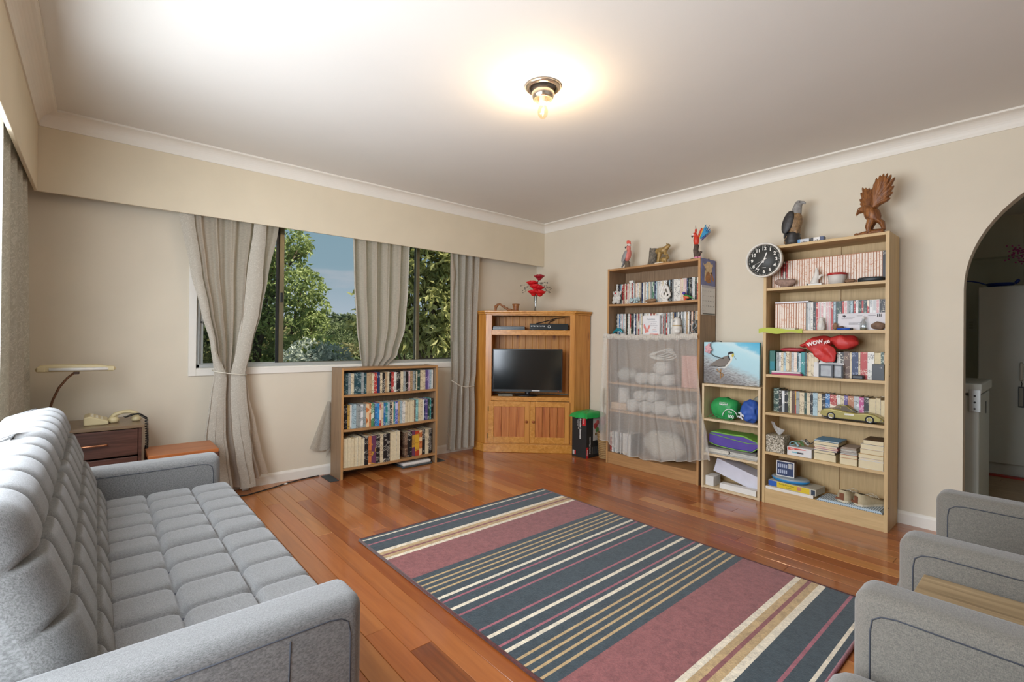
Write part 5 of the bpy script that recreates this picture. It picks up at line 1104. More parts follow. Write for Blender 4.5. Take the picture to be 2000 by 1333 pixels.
# second shelf
o = MB(TAL).box(.055, .265, .06, .20, Z[2]+.1905, Z[2]+.2); wbk = o.build('white_book', P('dfdde0', .6), None, 'thin white book lying on the orange disc cases', 'book'); MB(TAL).box(.055, .267, .062, .201, Z[2]+.2, Z[2]+.2015).build('cover', P('5b5358', .5), wbk)
pp = thing('paper_pile', 'pile of loose cream papers on the second shelf', 'papers', TAL @ Vector((.12, .03, Z[2])))
for k in range(5): MB(TAL @ TR(.125+.006*k, .037, Z[2]+.0005+.0032*k, R(-4+3*k))).box(-.085+.01*k, .08-.008*k, -.032, .03, 0, .003).build('sheet', P('d2c6a6' if k % 2 else 'dcd6c6', .85), pp)
sc_ = thing('lime_scarf', 'lime green strap draped along the edge of the second shelf', 'scarf', TAL @ Vector((.1, -.01, Z[2]-.02)))
def scf(u, v): a = lerp(-.03, .25, u); return TAL @ Vector((a, -.004-.004*math.sin(9*u), lerp(Z[2]+.012+.008*math.sin(6*u), Z[2]-.018+.006*math.sin(11*u)+.02*max(0, u-.7), v)))
MB().sheet(scf, 40, 4).build('strap', P('b3bd4a', .7), sc_); MB().sheet(lambda u, v: TAL @ Vector((lerp(-.03, .25, u), lerp(-.004-.004*math.sin(9*u), .003, v), Z[2]+.012+.008*math.sin(6*u))), 30, 3).build('strap_fold', P('b3bd4a', .7), sc_)
m = T_(.345, .04, 2); ow = thing('owl_figurine', 'small white seated figurine in front of the disc cases', 'figurine', m.translation)
b = MB(m); b.lathe([(.02, 0), (.024, .02), (.02, .05), (.013, .062), (.015, .075), (.008, .086), (0, .088)], 14); b.ell((.0, -.012, .03), (.018, .014, .024), 10); b.jitter(.003, 90, 4); fuse(b.build('body', WHT, ow), .0025, 1)
ev = thing('window_envelope', 'large white printed letter propped against the disc cases', 'envelope', TAL @ Vector((.55, .05, Z[2])))
mE = TAL @ TR(.435, .05, Z[2]+.0005, 0, R(-7)); MB(mE).box(0, .25, 0, .0025, 0, .108).build('paper', P('d8d4d6', .75), ev)
for (x, y, w_, h_) in ((.02, .078, .07, .002), (.02, .072, .06, .0015), (.1, .09, .03, .002), (.16, .09, .04, .002), (.06, .045, .07, .002), (.06, .04, .05, .0015), (.06, .035, .06, .0015)): MB(mE).box(x, x+w_, -.0006, 0, y, y+h_).build('print_line', P('6d6668', .7), ev)
for k in range(3): MB(mE).box(.205+k*.009, .209+k*.009, -.0007, 0, .082, .1).build('postage_bar', P('2b2b2f', .7), ev)
MB(mE @ frame((.035, -.0002, .085), (1, 0, 0), (0, 0, 1), (0, -1, 0))).prism([(-.012, .008), (.0, .012), (.012, .004), (.004, .0), (.0, -.004), (-.006, .002)], 0, .0006).build('logo', P('37343a', .7), ev)
rock(T_(.427, .03, 2), (.014, .012, .024), '8a6b52', 'upright brown stone left of the white letter', 8); rock(T_(.462, .022, 2), (.018, .012, .012), '5d4334', 'small dark stone behind the blue torch', 9); rock(T_(.652, .03, 2), (.036, .02, .024), '7b6250', 'lumpy brown stone on the second shelf', 10)
tr_ = thing('torch', 'blue pocket torch lying before the white letter', 'torch', TAL @ Vector((.49, .012, Z[2])))
MB(TAL).tube([(.445, .012, Z[2]+.0075), (.515, .012, Z[2]+.0075)], .007, 12).build('body', P('1f4fa8', .35), tr_); MB(TAL).tube([(.515, .012, Z[2]+.0075), (.528, .012, Z[2]+.0075)], .0072, 12).build('cap', P('1c1c1e', .4), tr_)
glass('clear_plastic', 'e8ecec', .18, .08)
m = T_(.578, .028, 2); bt = thing('dropper_bottle', 'small clear plastic bottle in front of the white letter', 'bottle', m.translation)
MB(m).lathe([(.016, 0), (.018, .004), (.018, .045), (.012, .055), (.007, .058), (.007, .066)], 16).build('bottle', MT['clear_plastic'], bt); MB(m).lathe([(.008, .066), (.008, .078), (.003, .086), (0, .087)], 12).build('cap', P('d9d9d4', .4), bt); MB(m).lathe([(.0165, .002), (.0165, .014), (0, .014)], 14).build('contents', P('8f8a74', .4), bt)
# third shelf
bx = MB(TAL).box(.028, .065, .04, .19, Z[3], Z[3]+.165).build('box_file', P('2f6a60', .5), None, 'tall green box file standing left of the books', 'box file', bevel=.003); MB(TAL).box(.032, .061, .039, .04, Z[3]+.03, Z[3]+.09).build('spine_label', P('1f7f8c', .5), bx)
pil = sack(TAL, (.155, .12, Z[3]+.185), (.08, .05, .016), spine('b8434a', 'e8dcd4', None, .8), 'red and white patterned cloth lying on the third shelf books', 'patterned_cloth', 'cloth', .006, 25, 3, Z[3]+.161)
rb_ = thing('red_bag', 'crumpled red bag with white letters on the third shelf books', 'bag', TAL @ Vector((.38, .08, Z[3]+.175)))
b = MB(TAL); b.ell((.325, .075, Z[3]+.226), (.09, .06, .042), 16, 0, 10, ry(-.15)); b.ell((.47, .09, Z[3]+.228), (.075, .065, .046), 16, 0, 10, ry(.1)); b.ell((.37, .018, Z[3]+.165), (.078, .014, .062), 16, 0, 10, ry(.35)); b.ell((.33, .02, Z[3]+.205), (.08, .018, .05), 16, 0, 10, ry(.2)); b.ell((.245, .06, Z[3]+.21), (.03, .03, .018), 10)
b.jitter(.022, 16, 4); b.v = [Vector((p.x, p.y, max(p.z, Z[3]+.177))) if (TAL.inverted() @ p).y > .032 else p for p in b.v]; fuse(b.build('bag', RB, rb_), .005, 1)
lettering('WOW', .034, TAL @ frame((.325, -.008, Z[3]+.222), (.92, 0, .28), (-.28, 0, .92), (0, -1, 0)), P('ecdcd6', .6), rb_, bold=.0015); lettering('100', .026, TAL @ frame((.39, -.004, Z[3]+.228), (.92, 0, .28), (-.28, 0, .92), (0, -1, 0)), P('ecdcd6', .6), rb_, bold=.001)
for k, (c, lb) in enumerate((('a8345e', 'magenta folder lying in front of the third shelf books'), ('d4cfca', 'pale grey folder resting on the magenta folder'))): MB(TAL).box(.055, .245-.01*k, .002+.004*k, .036, Z[3]+.0005+.0125*k, Z[3]+.012+.0125*k).build('folder', P(c, .6), None, lb, 'folder', bevel=.002)
MB(TAL @ TR(.305, .036, Z[3]+.0005, 0, R(-3))).box(0, .17, 0, .002, 0, .095).build('white_card', P('dcd9d4', .7), None, 'plain white card standing behind the photo frames', 'card')
for k, (a, d, lb) in enumerate(((.345, .0, 'small black photo frame in front of the white card'), (.395, .016, 'second black photo frame half hidden by the first'))):
    pfm = thing('photo_frame', lb, 'photo frame', TAL @ Vector((a+.04, d, Z[3]))); mm_ = TAL @ Matrix.Translation((a, d, Z[3]+.0005))
    for (x0, x1, y0, y1) in ((0, .009, 0, .085), (.071, .08, 0, .085), (.009, .071, 0, .009), (.009, .071, .076, .085)): MB(mm_).box(x0, x1, 0, .01, y0, y1).build('frame_bar', P('26282a', .4), pfm)
    MB(mm_).box(.009, .071, .006, .009, .009, .076).build('photo', plain('grey_photo%d' % k, '9b9c9c', .3, 0, .2, 30), pfm)
MB(TAL).box(.525, .585, .004, .04, Z[3]+.0005, Z[3]+.026).build('spectacle_case', P('272c30', .4), None, 'dark grey case lying before the red spined book', 'case', bevel=.006)
bk = MB(TAL).box(.628, .688, .004, .04, Z[3]+.0005, Z[3]+.098).build('black_box', P('1c1d1f', .4), None, 'small black box beside the right panel, third shelf', 'box', bevel=.001); lettering('15', .014, tp(TAL, .672, Z[3]+.078, .0032), P('d9d9d6', .5), bk)
# ---------------------------------------------------------------- fourth shelf: model car (nose to the right)
m = TAL @ Matrix.Translation((.352, .010, Z[4]))
car = thing('model_car', 'olive gold toy sports car parked in front of the books', 'model car', TAL @ Vector((.52, .05, Z[4])))
CP_ = plain('car_paint', 'a59a5c', .25, .3, .04, 20); CL_ = .335
lo_ = [(.0, .030), (.004, .052), (.02, .066), (.06, .072), (.105, .068), (.15, .058), (.2, .056), (.25, .062), (.285, .058), (.315, .042), (.334, .027), (.333, .019), (.3, .014), (.1, .012), (.02, .018)]
b = MB(m)
prof = lo_; n_ = len(prof); vs_ = []; fs = []
for (d0, sc) in ((0, .86), (.008, 1.), (.072, 1.), (.08, .86)):
    for (x, z) in prof: vs_.append((x, d0, .02+(z-.02)*sc))
for k in range(3):
    for j in range(n_): fs.append((k*n_+j, k*n_+(j+1) % n_, (k+1)*n_+(j+1) % n_, (k+1)*n_+j))
fs += [tuple(range(n_))[::-1], tuple(range(3*n_, 4*n_))]
b.add(vs_, fs, 0, False).build('body', CP_, car, bevel=.003)
b = MB(m)
for (x0, x1, x2, x3, d0, d1) in ((.06, .09, .135, .185, .010, .070),):
    vs_ = [(x0, d0, .066), (x3, d0, .058), (x3, d1, .058), (x0, d1, .066), (x1, d0+.012, .092), (x2, d0+.012, .094), (x2, d1-.012, .094), (x1, d1-.012, .092)]
    b.add(vs_, [(0, 1, 5, 4), (1, 2, 6, 5), (2, 3, 7, 6), (3, 0, 4, 7), (4, 5, 6, 7)], 0)
b.build('cabin_glass', P('5f5648', .15), car, bevel=.002)
b = MB(m)
for s_ in (0, 1):
    d = .0215 if s_ == 0 else .0585
    for pth in ([(.185, d-.010 if s_ == 0 else d+.010, .058), (.136, d, .0955)], [(.112, d-.005 if s_ == 0 else d+.005, .07), (.108, d, .0955)]): b.tube(pth, .0028, 6)
b.box(.088, .137, .021, .059, .0925, .0965); b.build('roof', CP_, car)
for x in (.062, .265):
    for d in (.002, .066):
        wm = m @ frame((x, d, .024), (1, 0, 0), (0, 0, 1), (0, -1, 0)) @ Matrix.Translation((0, 0, -.012))
        w_ = MB(wm).lathe([(.012, 0), (.024, 0), (.024, .014), (.016, .0145)], 22, hollow=True).build('tyre', P('1a1a1b', .7), car)
        MB(wm).lathe([(.0165, .002), (.0165, .0135), (.0135, .0145), (.0125, .0115), (.004, .0125), (0, .013)], 18).build('wheel', P('c9c9c6', .25, .7), w_)
MB(m).box(.135, .185, -.0008, .002, .038, .048).build('door_decal', P('d9d6c8', .5), car); MB(m).box(.02, .30, .004, .076, .010, .015).build('chassis', P('1c1c1c', .6), car)
MB(m).box(-.006, .004, .01, .07, .026, .032).build('rear_bumper', P('b9b9b4', .25, .8), car); MB(m).box(.318, .326, -.0006, .002, .024, .029).build('side_lamp', P('3c2c20', .4), car)
# ---------------------------------------------------------------- fifth shelf
m = T_(.02, .012, 5); tb_ = thing('tissue_box', 'floral tissue box with a tissue pulled out', 'tissue box', m.translation)
tm, T, bb = base('tissue_print', .6, 0, H('b9b09c')); vo = nd(T, 'ShaderNodeTexVoronoi'); vo.inputs['Scale'].default_value = 150; T.links.new(coords(T), vo.inputs['Vector'])
T.links.new(ramp(T, vo.outputs['Distance'], ((.25, H('d8d2c2')), (.5, H('a39880')), (.7, H('5d5648')))), bb.inputs['Base Color'])
MB(m).box(0, .118, 0, .115, 0, .118).build('carton', tm, tb_, bevel=.0015); MB(m).lathe([(.03, .1185), (.03, .1192), (0, .1193)], 20, (.062, .055, 0), sx=1.2, sy=.8).build('opening', P('8d8468', .6), tb_)
def tis(u, v):
    a = lerp(.062, lerp(.012, .108, u), v**.7); return m @ Vector((a+.012*math.sin(5*u+2)*v-.012*v, .055+.018*math.sin(6*u)*(.3+v), .117+v*lerp(.088, .045, u)+.006*math.sin(4*u)))
MB().sheet(tis, 24, 14).build('tissue', cloth('tissue_paper', 'dedcd8', 'd2d0cc', .3, 0, pattern=False), tb_)
m = T_(.155, .018, 5); tl = thing('white_tray_box', 'open white carton with a red flash and a pen printed on it', 'box', m.translation)
MB(m).box(0, .148, 0, .085, 0, .058).build('carton', P('d9d6d2', .6), tl, bevel=.001)
MB(m @ frame((0, 0, 0), (1, 0, 0), (0, 0, 1), (0, -1, 0))).prism([(.006, .035), (.006, .054), (.1, .05), (.12, .047)], 0, .0008).build('red_flash', P('d2503e', .5), tl)
MB(m).box(.03, .062, -.0008, 0, .019, .027).build('printed_pen', P('6fb0bc', .5), tl); MB(m).box(.062, .1, -.0008, 0, .017, .027).build('printed_pen', P('3c4048', .5), tl)
lettering('Value', .014, tp(m, .03, .045, -.001), P('f0e6de', .5), tl)
q = random.Random(12)
for k, (c, lb) in enumerate((('8fb3b8', 'pale blue ribbon loop on the white carton'), ('5c7a4a', 'green ribbon loop on the white carton'), ('b7b4ac', 'grey knitted strap coiled on the white carton'), ('2f3436', 'dark cable tangled on the white carton'))):
    cx, ph = .03+.03*k, q.random()*6; pts = [(cx+.032*math.sin(t+ph), .045+.026*math.cos(1.3*t+ph), .0625+.016*k*.6+.010*(1+math.sin(1.7*t+ph))) for t in [j*.4 for j in range(18)]]
    MB(m).tube(pts, .0055 if k < 3 else .003, 7, flat=.5).build('ribbon', P(c, .7), None, lb, 'ribbon' if k < 3 else 'cable')
def flat_book(a0, a1, d0, d1, z0, z1_, c, label, cover_t=.0018, name='lying_book', pages='d9cba8', cat='book'):
    o_ = MB(TAL).box(a0, a1, d0, d1, z1_-cover_t, z1_); o_.box(a0, a1, d0, d1, z0, z0+cover_t); o_.box(a0, a1, d1-.002, d1, z0+cover_t, z1_-cover_t); o_ = o_.build(name, P(c, .5), None, label, cat, 'books lying in stacks on the fifth shelf')
    MB(TAL).box(a0+.0015, a1-.0015, d0+.001, d1-.0022, z0+cover_t+.0001, z1_-cover_t-.0001).build('page_block', P(pages, .9), o_); return o_
def stack(a0, a1, d0, z, items):
    for (h_, c, lb, da, db) in items: flat_book(a0+da, a1+db, d0, d0+.17, z, z+h_-.0006, c, lb, .0016 if h_ < .02 else .002); z += h_
stack(.315, .44, .02, Z[5], [(.046, 'cbb98c', 'thick cream paperback at the bottom of the notebook stack', 0, 0), (.018, '4a5048', 'slim dark green notebook in the notebook stack', 0, -.006), (.012, '8a7fa8', 'thin lilac notebook in the notebook stack', .0, .006), (.012, 'c2386a', 'hot pink notebook in the notebook stack', .004, .01), (.012, 'd8d4d0', 'thin white notebook in the notebook stack', 0, .006), (.024, '262a2e', 'thick black diary near the top of the notebook stack', .0, .014), (.008, '5a9ac4', 'slim blue edged tablet topping the notebook stack', .002, .016)])
stack(.462, .555, .012, Z[5], [(.042, 'c9b78a', 'thick cream paperback under the orange book', 0, 0), (.022, 'b5623e', 'burnt orange book under the folded newspapers', 0, 0)])
npz = Z[5]+.0642
for k in range(4):
    o = thing('newspaper', ('folded newspaper lying on the orange book', 'second newspaper from the orange book', 'third newspaper from the orange book', 'top newspaper of the fifth shelf pile')[k], 'newspaper', TAL @ Vector((.51, .09, npz)))
    for j in range(3): MB(TAL).box(.464+.003*j, .553-.002*k, .014+.006*j, .17, npz+j*.0035+.0002, npz+(j+1)*.0035).build('folded_sheet', P(('c4c0b6', 'b8aca0', 'cdc6ba', 'a89888')[k], .85), o)
    npz += .0108
stack(.562, .688, .008, Z[5], [(.05, 'd9d3c2', 'fat white page edge book at the bottom of the right stack', 0, 0), (.012, 'd4d0d8', 'thin pale magazine in the right stack', .003, 0), (.026, 'b89a62', 'tan book third from the bottom of the right stack', .0, 0), (.030, 'b08a52', 'brown covered book in the middle of the right stack', .008, 0), (.030, 'd6d2c8', 'white paged book second from the top of the right stack', .01, 0), (.028, '6a543c', 'brown book topping the right stack', .024, 0)])
# ---------------------------------------------------------------- bottom shelf
bo = thing('white_board', 'flat board with a white edge on the bottom shelf', 'board', TAL @ Vector((.17, .1, Z[6]))); MB(TAL).box(.022, .318, .008, .19, Z[6]+.0003, Z[6]+.020).build('board', P('cdb183', .6), bo); MB(TAL).box(.022, .318, .006, .008, Z[6]+.0003, Z[6]+.0205).build('white_edge', P('e3ddd0', .5), bo)
zb = Z[6]+.0206
gm_ = TAL @ TR(.035, .022, zb, R(-4)); gx = thing('game_box', 'blue and yellow cardboard game box under the blue container', 'box', TAL @ Vector((.18, .08, zb)))
MB(gm_).box(0, .30, .001, .15, 0, .042).build('carton', P('bcb6a4', .6), gx, bevel=.001); MB(gm_).box(.0, .055, 0, .001, .003, .039).build('blue_panel', P('2a5cae', .5), gx); MB(gm_).box(.056, .262, 0, .001, .003, .039).build('yellow_panel', P('d9bd2a', .5), gx); MB(gm_).box(.272, .295, 0, .001, .004, .037).build('dark_panel', P('2c3a4c', .5), gx); MB(gm_).box(.186, .212, -.0005, .001, .012, .036).build('picture_panel', P('c9876a', .5), gx)
lettering('Spring Assortment', .013, tp(gm_, .12, .028, -.0003), P('6a5c1c', .5), gx); lettering('LYNX', .012, tp(gm_, .135, .012, -.0003), P('6a5c1c', .5), gx)
zc_ = zb+.0425; m = TAL @ Matrix.Translation((.155, .085, zc_)); cf = thing('round_container', 'round bright blue plastic container with a clear lid', 'container', m.translation)
MB(m).lathe([(.085, 0), (.105, .004), (.118, .016), (.119, .022), (.112, .024), (.1, .008), (0, .006)], 40, sy=.68).build('dish', P('2f8fd0', .25), cf); MB(m).lathe([(.118, .022), (.113, .030), (.1, .032), (0, .033)], 40, sy=.68).build('lid', P('9aa4a8', .2), cf)
zd = zc_+.0335; m = TAL @ TR(.075, .05, zd, R(4)); cb = thing('printed_carton', 'small upright carton with a navy label and barcode', 'box', m.translation)
MB(m).box(0, .112, .001, .055, 0, .105).build('carton', P('6f5a4c', .6), cb); MB(m).box(0, .112, 0, .001, 0, .105).build('front_panel', P('dcd9d2', .6), cb); MB(m).box(.005, .107, -.0006, 0, .006, .099).build('navy_label', P('26365c', .5), cb)
MB(m).box(.074, .1, -.0012, -.0006, .058, .092).build('barcode', P('c9c9c6', .5), cb)
for i in range(5):
    for j in range(2): MB(m).box(.012+.012*i, .02+.012*i, -.0011, -.0006, .02+.04*j, .045+.04*j).build('print_block', P('a9b2c6', .5), cb)
for i in range(3): MB(m).box(.078+.008*i, .08+.008*i, -.0016, -.0012, .06, .09).build('barcode_bar', P('3a3a3e', .5), cb)
def stripes(name, c1, c2):
    mm_, T2, b2 = base(name, .9, 0, H(c1)); br = nd(T2, 'ShaderNodeTexWave', wave_type='BANDS', bands_direction='Y'); br.inputs['Scale'].default_value = 28; T2.links.new(coords(T2), br.inputs['Vector'])
    T2.links.new(ramp(T2, br.outputs[0], ((.45, H(c1)), (.55, H(c2)))), b2.inputs['Base Color']); return mm_
cl2 = thing('striped_cloth', 'folded blue and white striped cloth beneath the shoes', 'cloth', TAL @ Vector((.5, .08, Z[6])))
for k in range(4): MB(TAL).box(.335+.006*k, .686-.004*k, .006+.003*(k % 2), .17, Z[6]+.0003+.0042*k, Z[6]+.0042*(k+1)).build('fold', stripes('cloth_stripe%d' % k, 'c9d0d2', '7d8f98') if k in (0, 3) else P('c2d4de', .85), cl2, bevel=.0015)
zs = Z[6]+.0172
SHO = plain('shoe_canvas', 'b7a988', .8, 0, .08, 50, .2, 200); SHB = P('7a4a30', .7); SHS = P('d2c8b0', .7)
def shoe(M_, label):
    t = thing('canvas_shoe', label, 'shoe', M_.translation, 'pair of canvas shoes')
    def outline(s_): return [(-.036*s_, 0), (-.038*s_, .03), (-.034*s_, .08), (-.04*s_, .13), (-.038*s_, .165), (-.02*s_, .19), (0, .197), (.022*s_, .19), (.038*s_, .165), (.04*s_, .13), (.035*s_, .08), (.038*s_, .03), (.034*s_, 0), (.018*s_, -.012), (-.018*s_, -.012)]
    MB(M_).prism(outline(1.), 0, .013).build('sole', SHS, t, bevel=.002)
    lv = [(.013, .97, 1.), (.03, .98, 1.), (.045, .86, .94), (.055, .7, .8), (.062, .5, .55)]; ol = outline(1.); n2 = len(ol); vs2 = []; fs2 = []
    for (z, sx, sy) in lv:
        for (x, y) in ol: vs2.append((x*sx, (y*sy if y > .08 else y*(.6+.4*sy)) if y > 0 else y*sx, z+(max(0, .07-y)*.16 if z > .05 else 0)-(max(0, y-.1)*.28 if z > .04 else 0)))
    for k in range(len(lv)-1):
        for j in range(n2): fs2.append((k*n2+j, k*n2+(j+1) % n2, (k+1)*n2+(j+1) % n2, (k+1)*n2+j))
    MB(M_).add(vs2, fs2, 0, True).build('upper', SHO, t); MB(M_).ell((0, .03, .05), (.024, .042, .016), 12).build('lining', P('4a3626', .8), t)
    MB(M_).box(-.013, .013, -.0155, -.0105, .014, .058).build('heel_tab', SHB, t, bevel=.002); MB(M_).box(-.036, -.010, -.0145, -.009, .013, .026).build('heel_trim', SHB, t)
    for k in range(4): MB(M_).tube([(-.024, .07+.018*k, .058-.004*k), (0, .072+.018*k, .066-.005*k), (.024, .07+.018*k, .058-.004*k)], .0022, 6).build('lace', SHS, t)
    MB(M_).tube([(0, .07, .068), (.03, .06, .085), (.05, .085, .07), (.03, .11, .055)], .0018, 6).build('lace_end', SHS, t)
    return t
shoe(TAL @ TR(.475, .035, zs, R(-14)), 'beige canvas shoe with a brown heel, left of its pair')
shoe(TAL @ TR(.556, .032, zs, R(-34)), 'beige canvas shoe with trailing laces, beside the right panel')
# ================================================================== corner cabinet contents
tv = thing('television', 'black flat television standing in the corner cabinet', 'television', TV @ Vector((.41, .1, .5535)))
m = TV @ Matrix.Translation((.066, .06, 0)); tw = .708
MB(m).box(0, tw, 0, .03, .598, 1.032).build('case', P('1a1c1e', .3), tv, bevel=.003)
sm, T, bb = base('tv_screen', .12, 0, H('0e1618'), .7); MB(m).box(.012, tw-.012, -.0012, .001, .622, 1.02).build('screen', sm, tv)
MB(m).box(.0, tw, -.003, .0, .598, .616).build('lower_bezel', P('3a4246', .25), tv, bevel=.001); MB(m).box(.40, .48, -.0045, -.001, .606, .617).build('maker_badge', P('c4c4c2', .3, .5), tv); MB(m).ell((tw-.04, -.003, .606), .003, 8).build('standby_light', emit('red_led', 'ff4030', 1.5), tv)
MB(m).tube([(.36, .02, .602), (.36, .025, .562)], .028, 14).build('neck', P('1c1e20', .3), tv); MB(TV).lathe([(.118, .5538), (.122, .558), (.11, .563), (0, .565)], 36, (.405, .11, 0), sy=.5).build('foot', P('16181a', .25), tv)
rc = MB(TV @ TR(.2, .045, .5545, R(4))); rc.box(-.075, .075, -.018, .018, 0, .016); rc = rc.build('remote_control', P('8d8a7c', .5), None, 'beige remote control lying below the television', 'remote control', bevel=.005)
for k in range(6): MB(TV @ TR(.2, .045, .5705, R(4))).box(-.06+.018*k, -.05+.018*k, -.006, .006, 0, .0015).build('key', P('3a3a38', .5), rc)
pl_ = thing('disc_player', 'slim grey disc player on the left of the cabinet shelf', 'disc player', TV @ Vector((.22, .12, 1.2225))); MB(TV).box(.07, .39, .03, .24, 1.2225, 1.258).build('case', P('4a5052', .35), pl_, bevel=.002); MB(TV).box(.07, .39, .027, .03, 1.226, 1.244).build('front_panel', P('30383a', .25), pl_); MB(TV).box(.135, .145, .0262, .027, 1.24, 1.244).build('indicator', P('e0e4e4', .3), pl_)
sb = thing('set_top_box', 'black set top box with a round silver dial', 'set top box', TV @ Vector((.63, .12, 1.2225))); MB(TV).box(.44, .825, .03, .24, 1.228, 1.288).build('case', P('2c3234', .35), sb, bevel=.002); MB(TV).box(.445, .82, .027, .03, 1.232, 1.284).build('front_panel', P('23292b', .2), sb)
MB(TV @ frame((.635, .027, 1.258), (1, 0, 0), (0, 0, 1), (0, -1, 0))).lathe([(.009, 0), (.015, 0), (.015, .003), (.009, .004)], 18, hollow=True).build('dial', P('c4c6c2', .3, .5), sb)
for k in range(9): MB(TV).box(.452+.016*k, .462+.016*k, .0262, .027, 1.256+.004*(k % 2), 1.268).build('key', P('b9bcb8', .4), sb)
for a in (.47, .79): MB(TV).lathe([(.01, 1.2223), (.01, 1.228)], 10, (a, .06, 0)).build('foot', P('d0cdc4', .5), sb)
for k, pts in enumerate(([(.5, .245, 1.295), (.6, .255, 1.32), (.72, .262, 1.352), (.8, .266, 1.36)], [(.63, .25, 1.292), (.65, .25, 1.32), (.70, .262, 1.333)])): MB(TV).tube(pts, .0045, 7).build('power_cable', P('161616', .5), None, ('long black cable slanting behind the set top box', 'short black cable branching behind the set top box')[k], 'cable')
CT = 1.4152
PW = wood('burl', '7d4a24', 'a8713c', 'x', .45, 2., c3='56301a')
pi_ = thing('carved_pipe', 'carved brown wooden pipe ornament on the corner cabinet', 'ornament', TV @ Vector((.2, .12, CT)))
m = TV @ Matrix.Translation((0, .12, CT)); b = MB(m); b.tube([(.085, 0, .006), (.087, 0, .035), (.105, 0, .066), (.13, 0, .072), (.155, 0, .056), (.185, 0, .035), (.215, 0, .018), (.25, 0, .014)], [.013, .014, .014, .012, .011, .011, .012, .014], 12); b.ell((.082, 0, .05), (.012, .01, .012), 8); b.ell((.178, 0, .05), (.012, .009, .009), 8); b.ell((.205, 0, .034), (.012, .009, .008), 8); b.jitter(.003, 60, 2)
b.tube([(.24, 0, .012), (.27, 0, .01)], .011, 8); fuse(b.build('stem', PW, pi_), .0035); MB(m).lathe([(.028, 0), (.034, .004), (.026, .02), (.03, .045), (.04, .074), (.036, .076), (.026, .05), (0, .04)], 20, (.295, 0, 0)).jitter(.002, 60, 3).build('bowl', PW, pi_)
vz = thing('flower_vase', 'clear glass vase of red flowers and berry sprays', 'vase', TV @ Vector((.495, .2, CT))); m = TV @ Matrix.Translation((.495, .2, CT))
MB(m).lathe([(.034, 0), (.034, .004), (.012, .012), (.007, .03), (.010, .09), (.018, .15), (.024, .18), (.022, .18), (.016, .15), (.008, .09)], 20, caps=False).build('glass', MT['clear_plastic'], vz)
MB(m).tube([(-.008, 0, .01), (.0, 0, .08), (.004, 0, .18), (.012, 0, .25), (.026, 0, .33)], .004, 8).build('stalk', P('26301f', .6), vz)
def bloom(c, r, hx, seed, nm='bloom'):
    q_ = random.Random(seed); o_ = None; mt = P(hx, .5)
    for ring, (n2, rr, tilt) in enumerate(((5, .35, .2), (7, .7, .6), (9, 1., 1.05))):
        for k in range(n2):
            t = 2*math.pi*(k+.4*ring)/n2+q_.uniform(-.15, .15); d = Vector((math.cos(t)*math.sin(tilt), math.sin(t)*math.sin(tilt), math.cos(tilt)))
            rot = d.to_track_quat('Z', 'Y').to_matrix(); ctr = Vector(c)+d*r*rr*.6
            b_ = MB(m); b_.ell(ctr, (r*.5, r*.16, r*.5), 8, 0, 5, rot); o_ = b_.build(nm if o_ is None else 'petal', mt, o_ or vz)
            if o_.name.startswith('petal'): o_ = o_.parent
    return o_
for k, (c, r, hx) in enumerate((((.036, -.0, .345), .06, '9a1424'), ((-.035, -.01, .275), .066, 'd0161e'), ((.0, -.03, .235), .068, 'd0161e'), ((.032, -.02, .225), .066, 'c41420'), ((-.022, -.03, .18), .064, 'cf141c'), ((.045, -.03, .175), .066, 'd0161e'))): bloom(c, r, hx, 30+k)
q = random.Random(17)
for k in range(24):
    s_ = 1 if k < 16 else -1; t = q.uniform(-.5, 1.0); l = q.uniform(.1, .165); e = Vector((s_*l*math.cos(t), q.uniform(-.05, .05), .24+l*math.sin(t)*.6)); m1 = Vector((s_*l*.5*math.cos(t), 0, .27+l*.4*math.sin(t)))
    o = MB(m).tube([(0, 0, .2), m1, e], .0007, 4).build('berry_spray', P('3c3c30', .7), vz); MB(m).ell(e, .0045, 7, 0, 5).build('berry', P('26141a', .4), o); MB(m).ell(m1.lerp(e, .55), .004, 7, 0, 5).build('berry', P('26141a', .4), o)
tb2 = thing('thin_book', 'flat grey folder lying on the corner cabinet', 'folder', TV @ Vector((.8, .16, CT))); MB(TV).box(.66, .93, .09, .23, CT, CT+.004).build('cover', P('6f6a60', .6), tb2); MB(TV).box(.67, .925, .092, .228, CT+.004, CT+.018).build('pages', P('b9a88c', .8), tb2)
# ================================================================== black carton, green bag, dusters
BX = (-.315, -.062, -1.03, -.85)
cx = thing('black_carton', 'tall black cardboard carton with red labels beside the corner cabinet', 'box', ((BX[0]+BX[1])/2, (BX[2]+BX[3])/2, 0))
MB().box(BX[0], BX[1], BX[2], BX[3], 0, .405).build('carton', P('232423', .6), cx, bevel=.002)
LF = lambda a, z: frame((BX[0]-.0006, BX[3]-a, z), (0, 0, -1), (0, -1, 0), (-1, 0, 0))   # lettering reads downwards on the left face
RF = lambda a, z: frame((BX[0]+a, BX[2]-.0006, z), (0, 0, 1), (-1, 0, 0), (0, -1, 0))
WT = P('e4e0da', .5)
lettering('Branded Essentials', .026, LF(.105, .275), WT, cx, bold=.0008); lettering('kitchen and home range', .010, LF(.082, .32), WT, cx); lettering('everyday value', .010, LF(.07, .33), WT, cx)
MB().box(BX[0]-.0008, BX[0], BX[3]-.172, BX[3]-.128, .31, .402).build('red_label', P('c5262a', .5), cx); lettering('Ozone', .022, frame((BX[0]-.0012, BX[3]-.15, .356), (0, 0, -1), (0, -1, 0), (-1, 0, 0)), WT, cx)
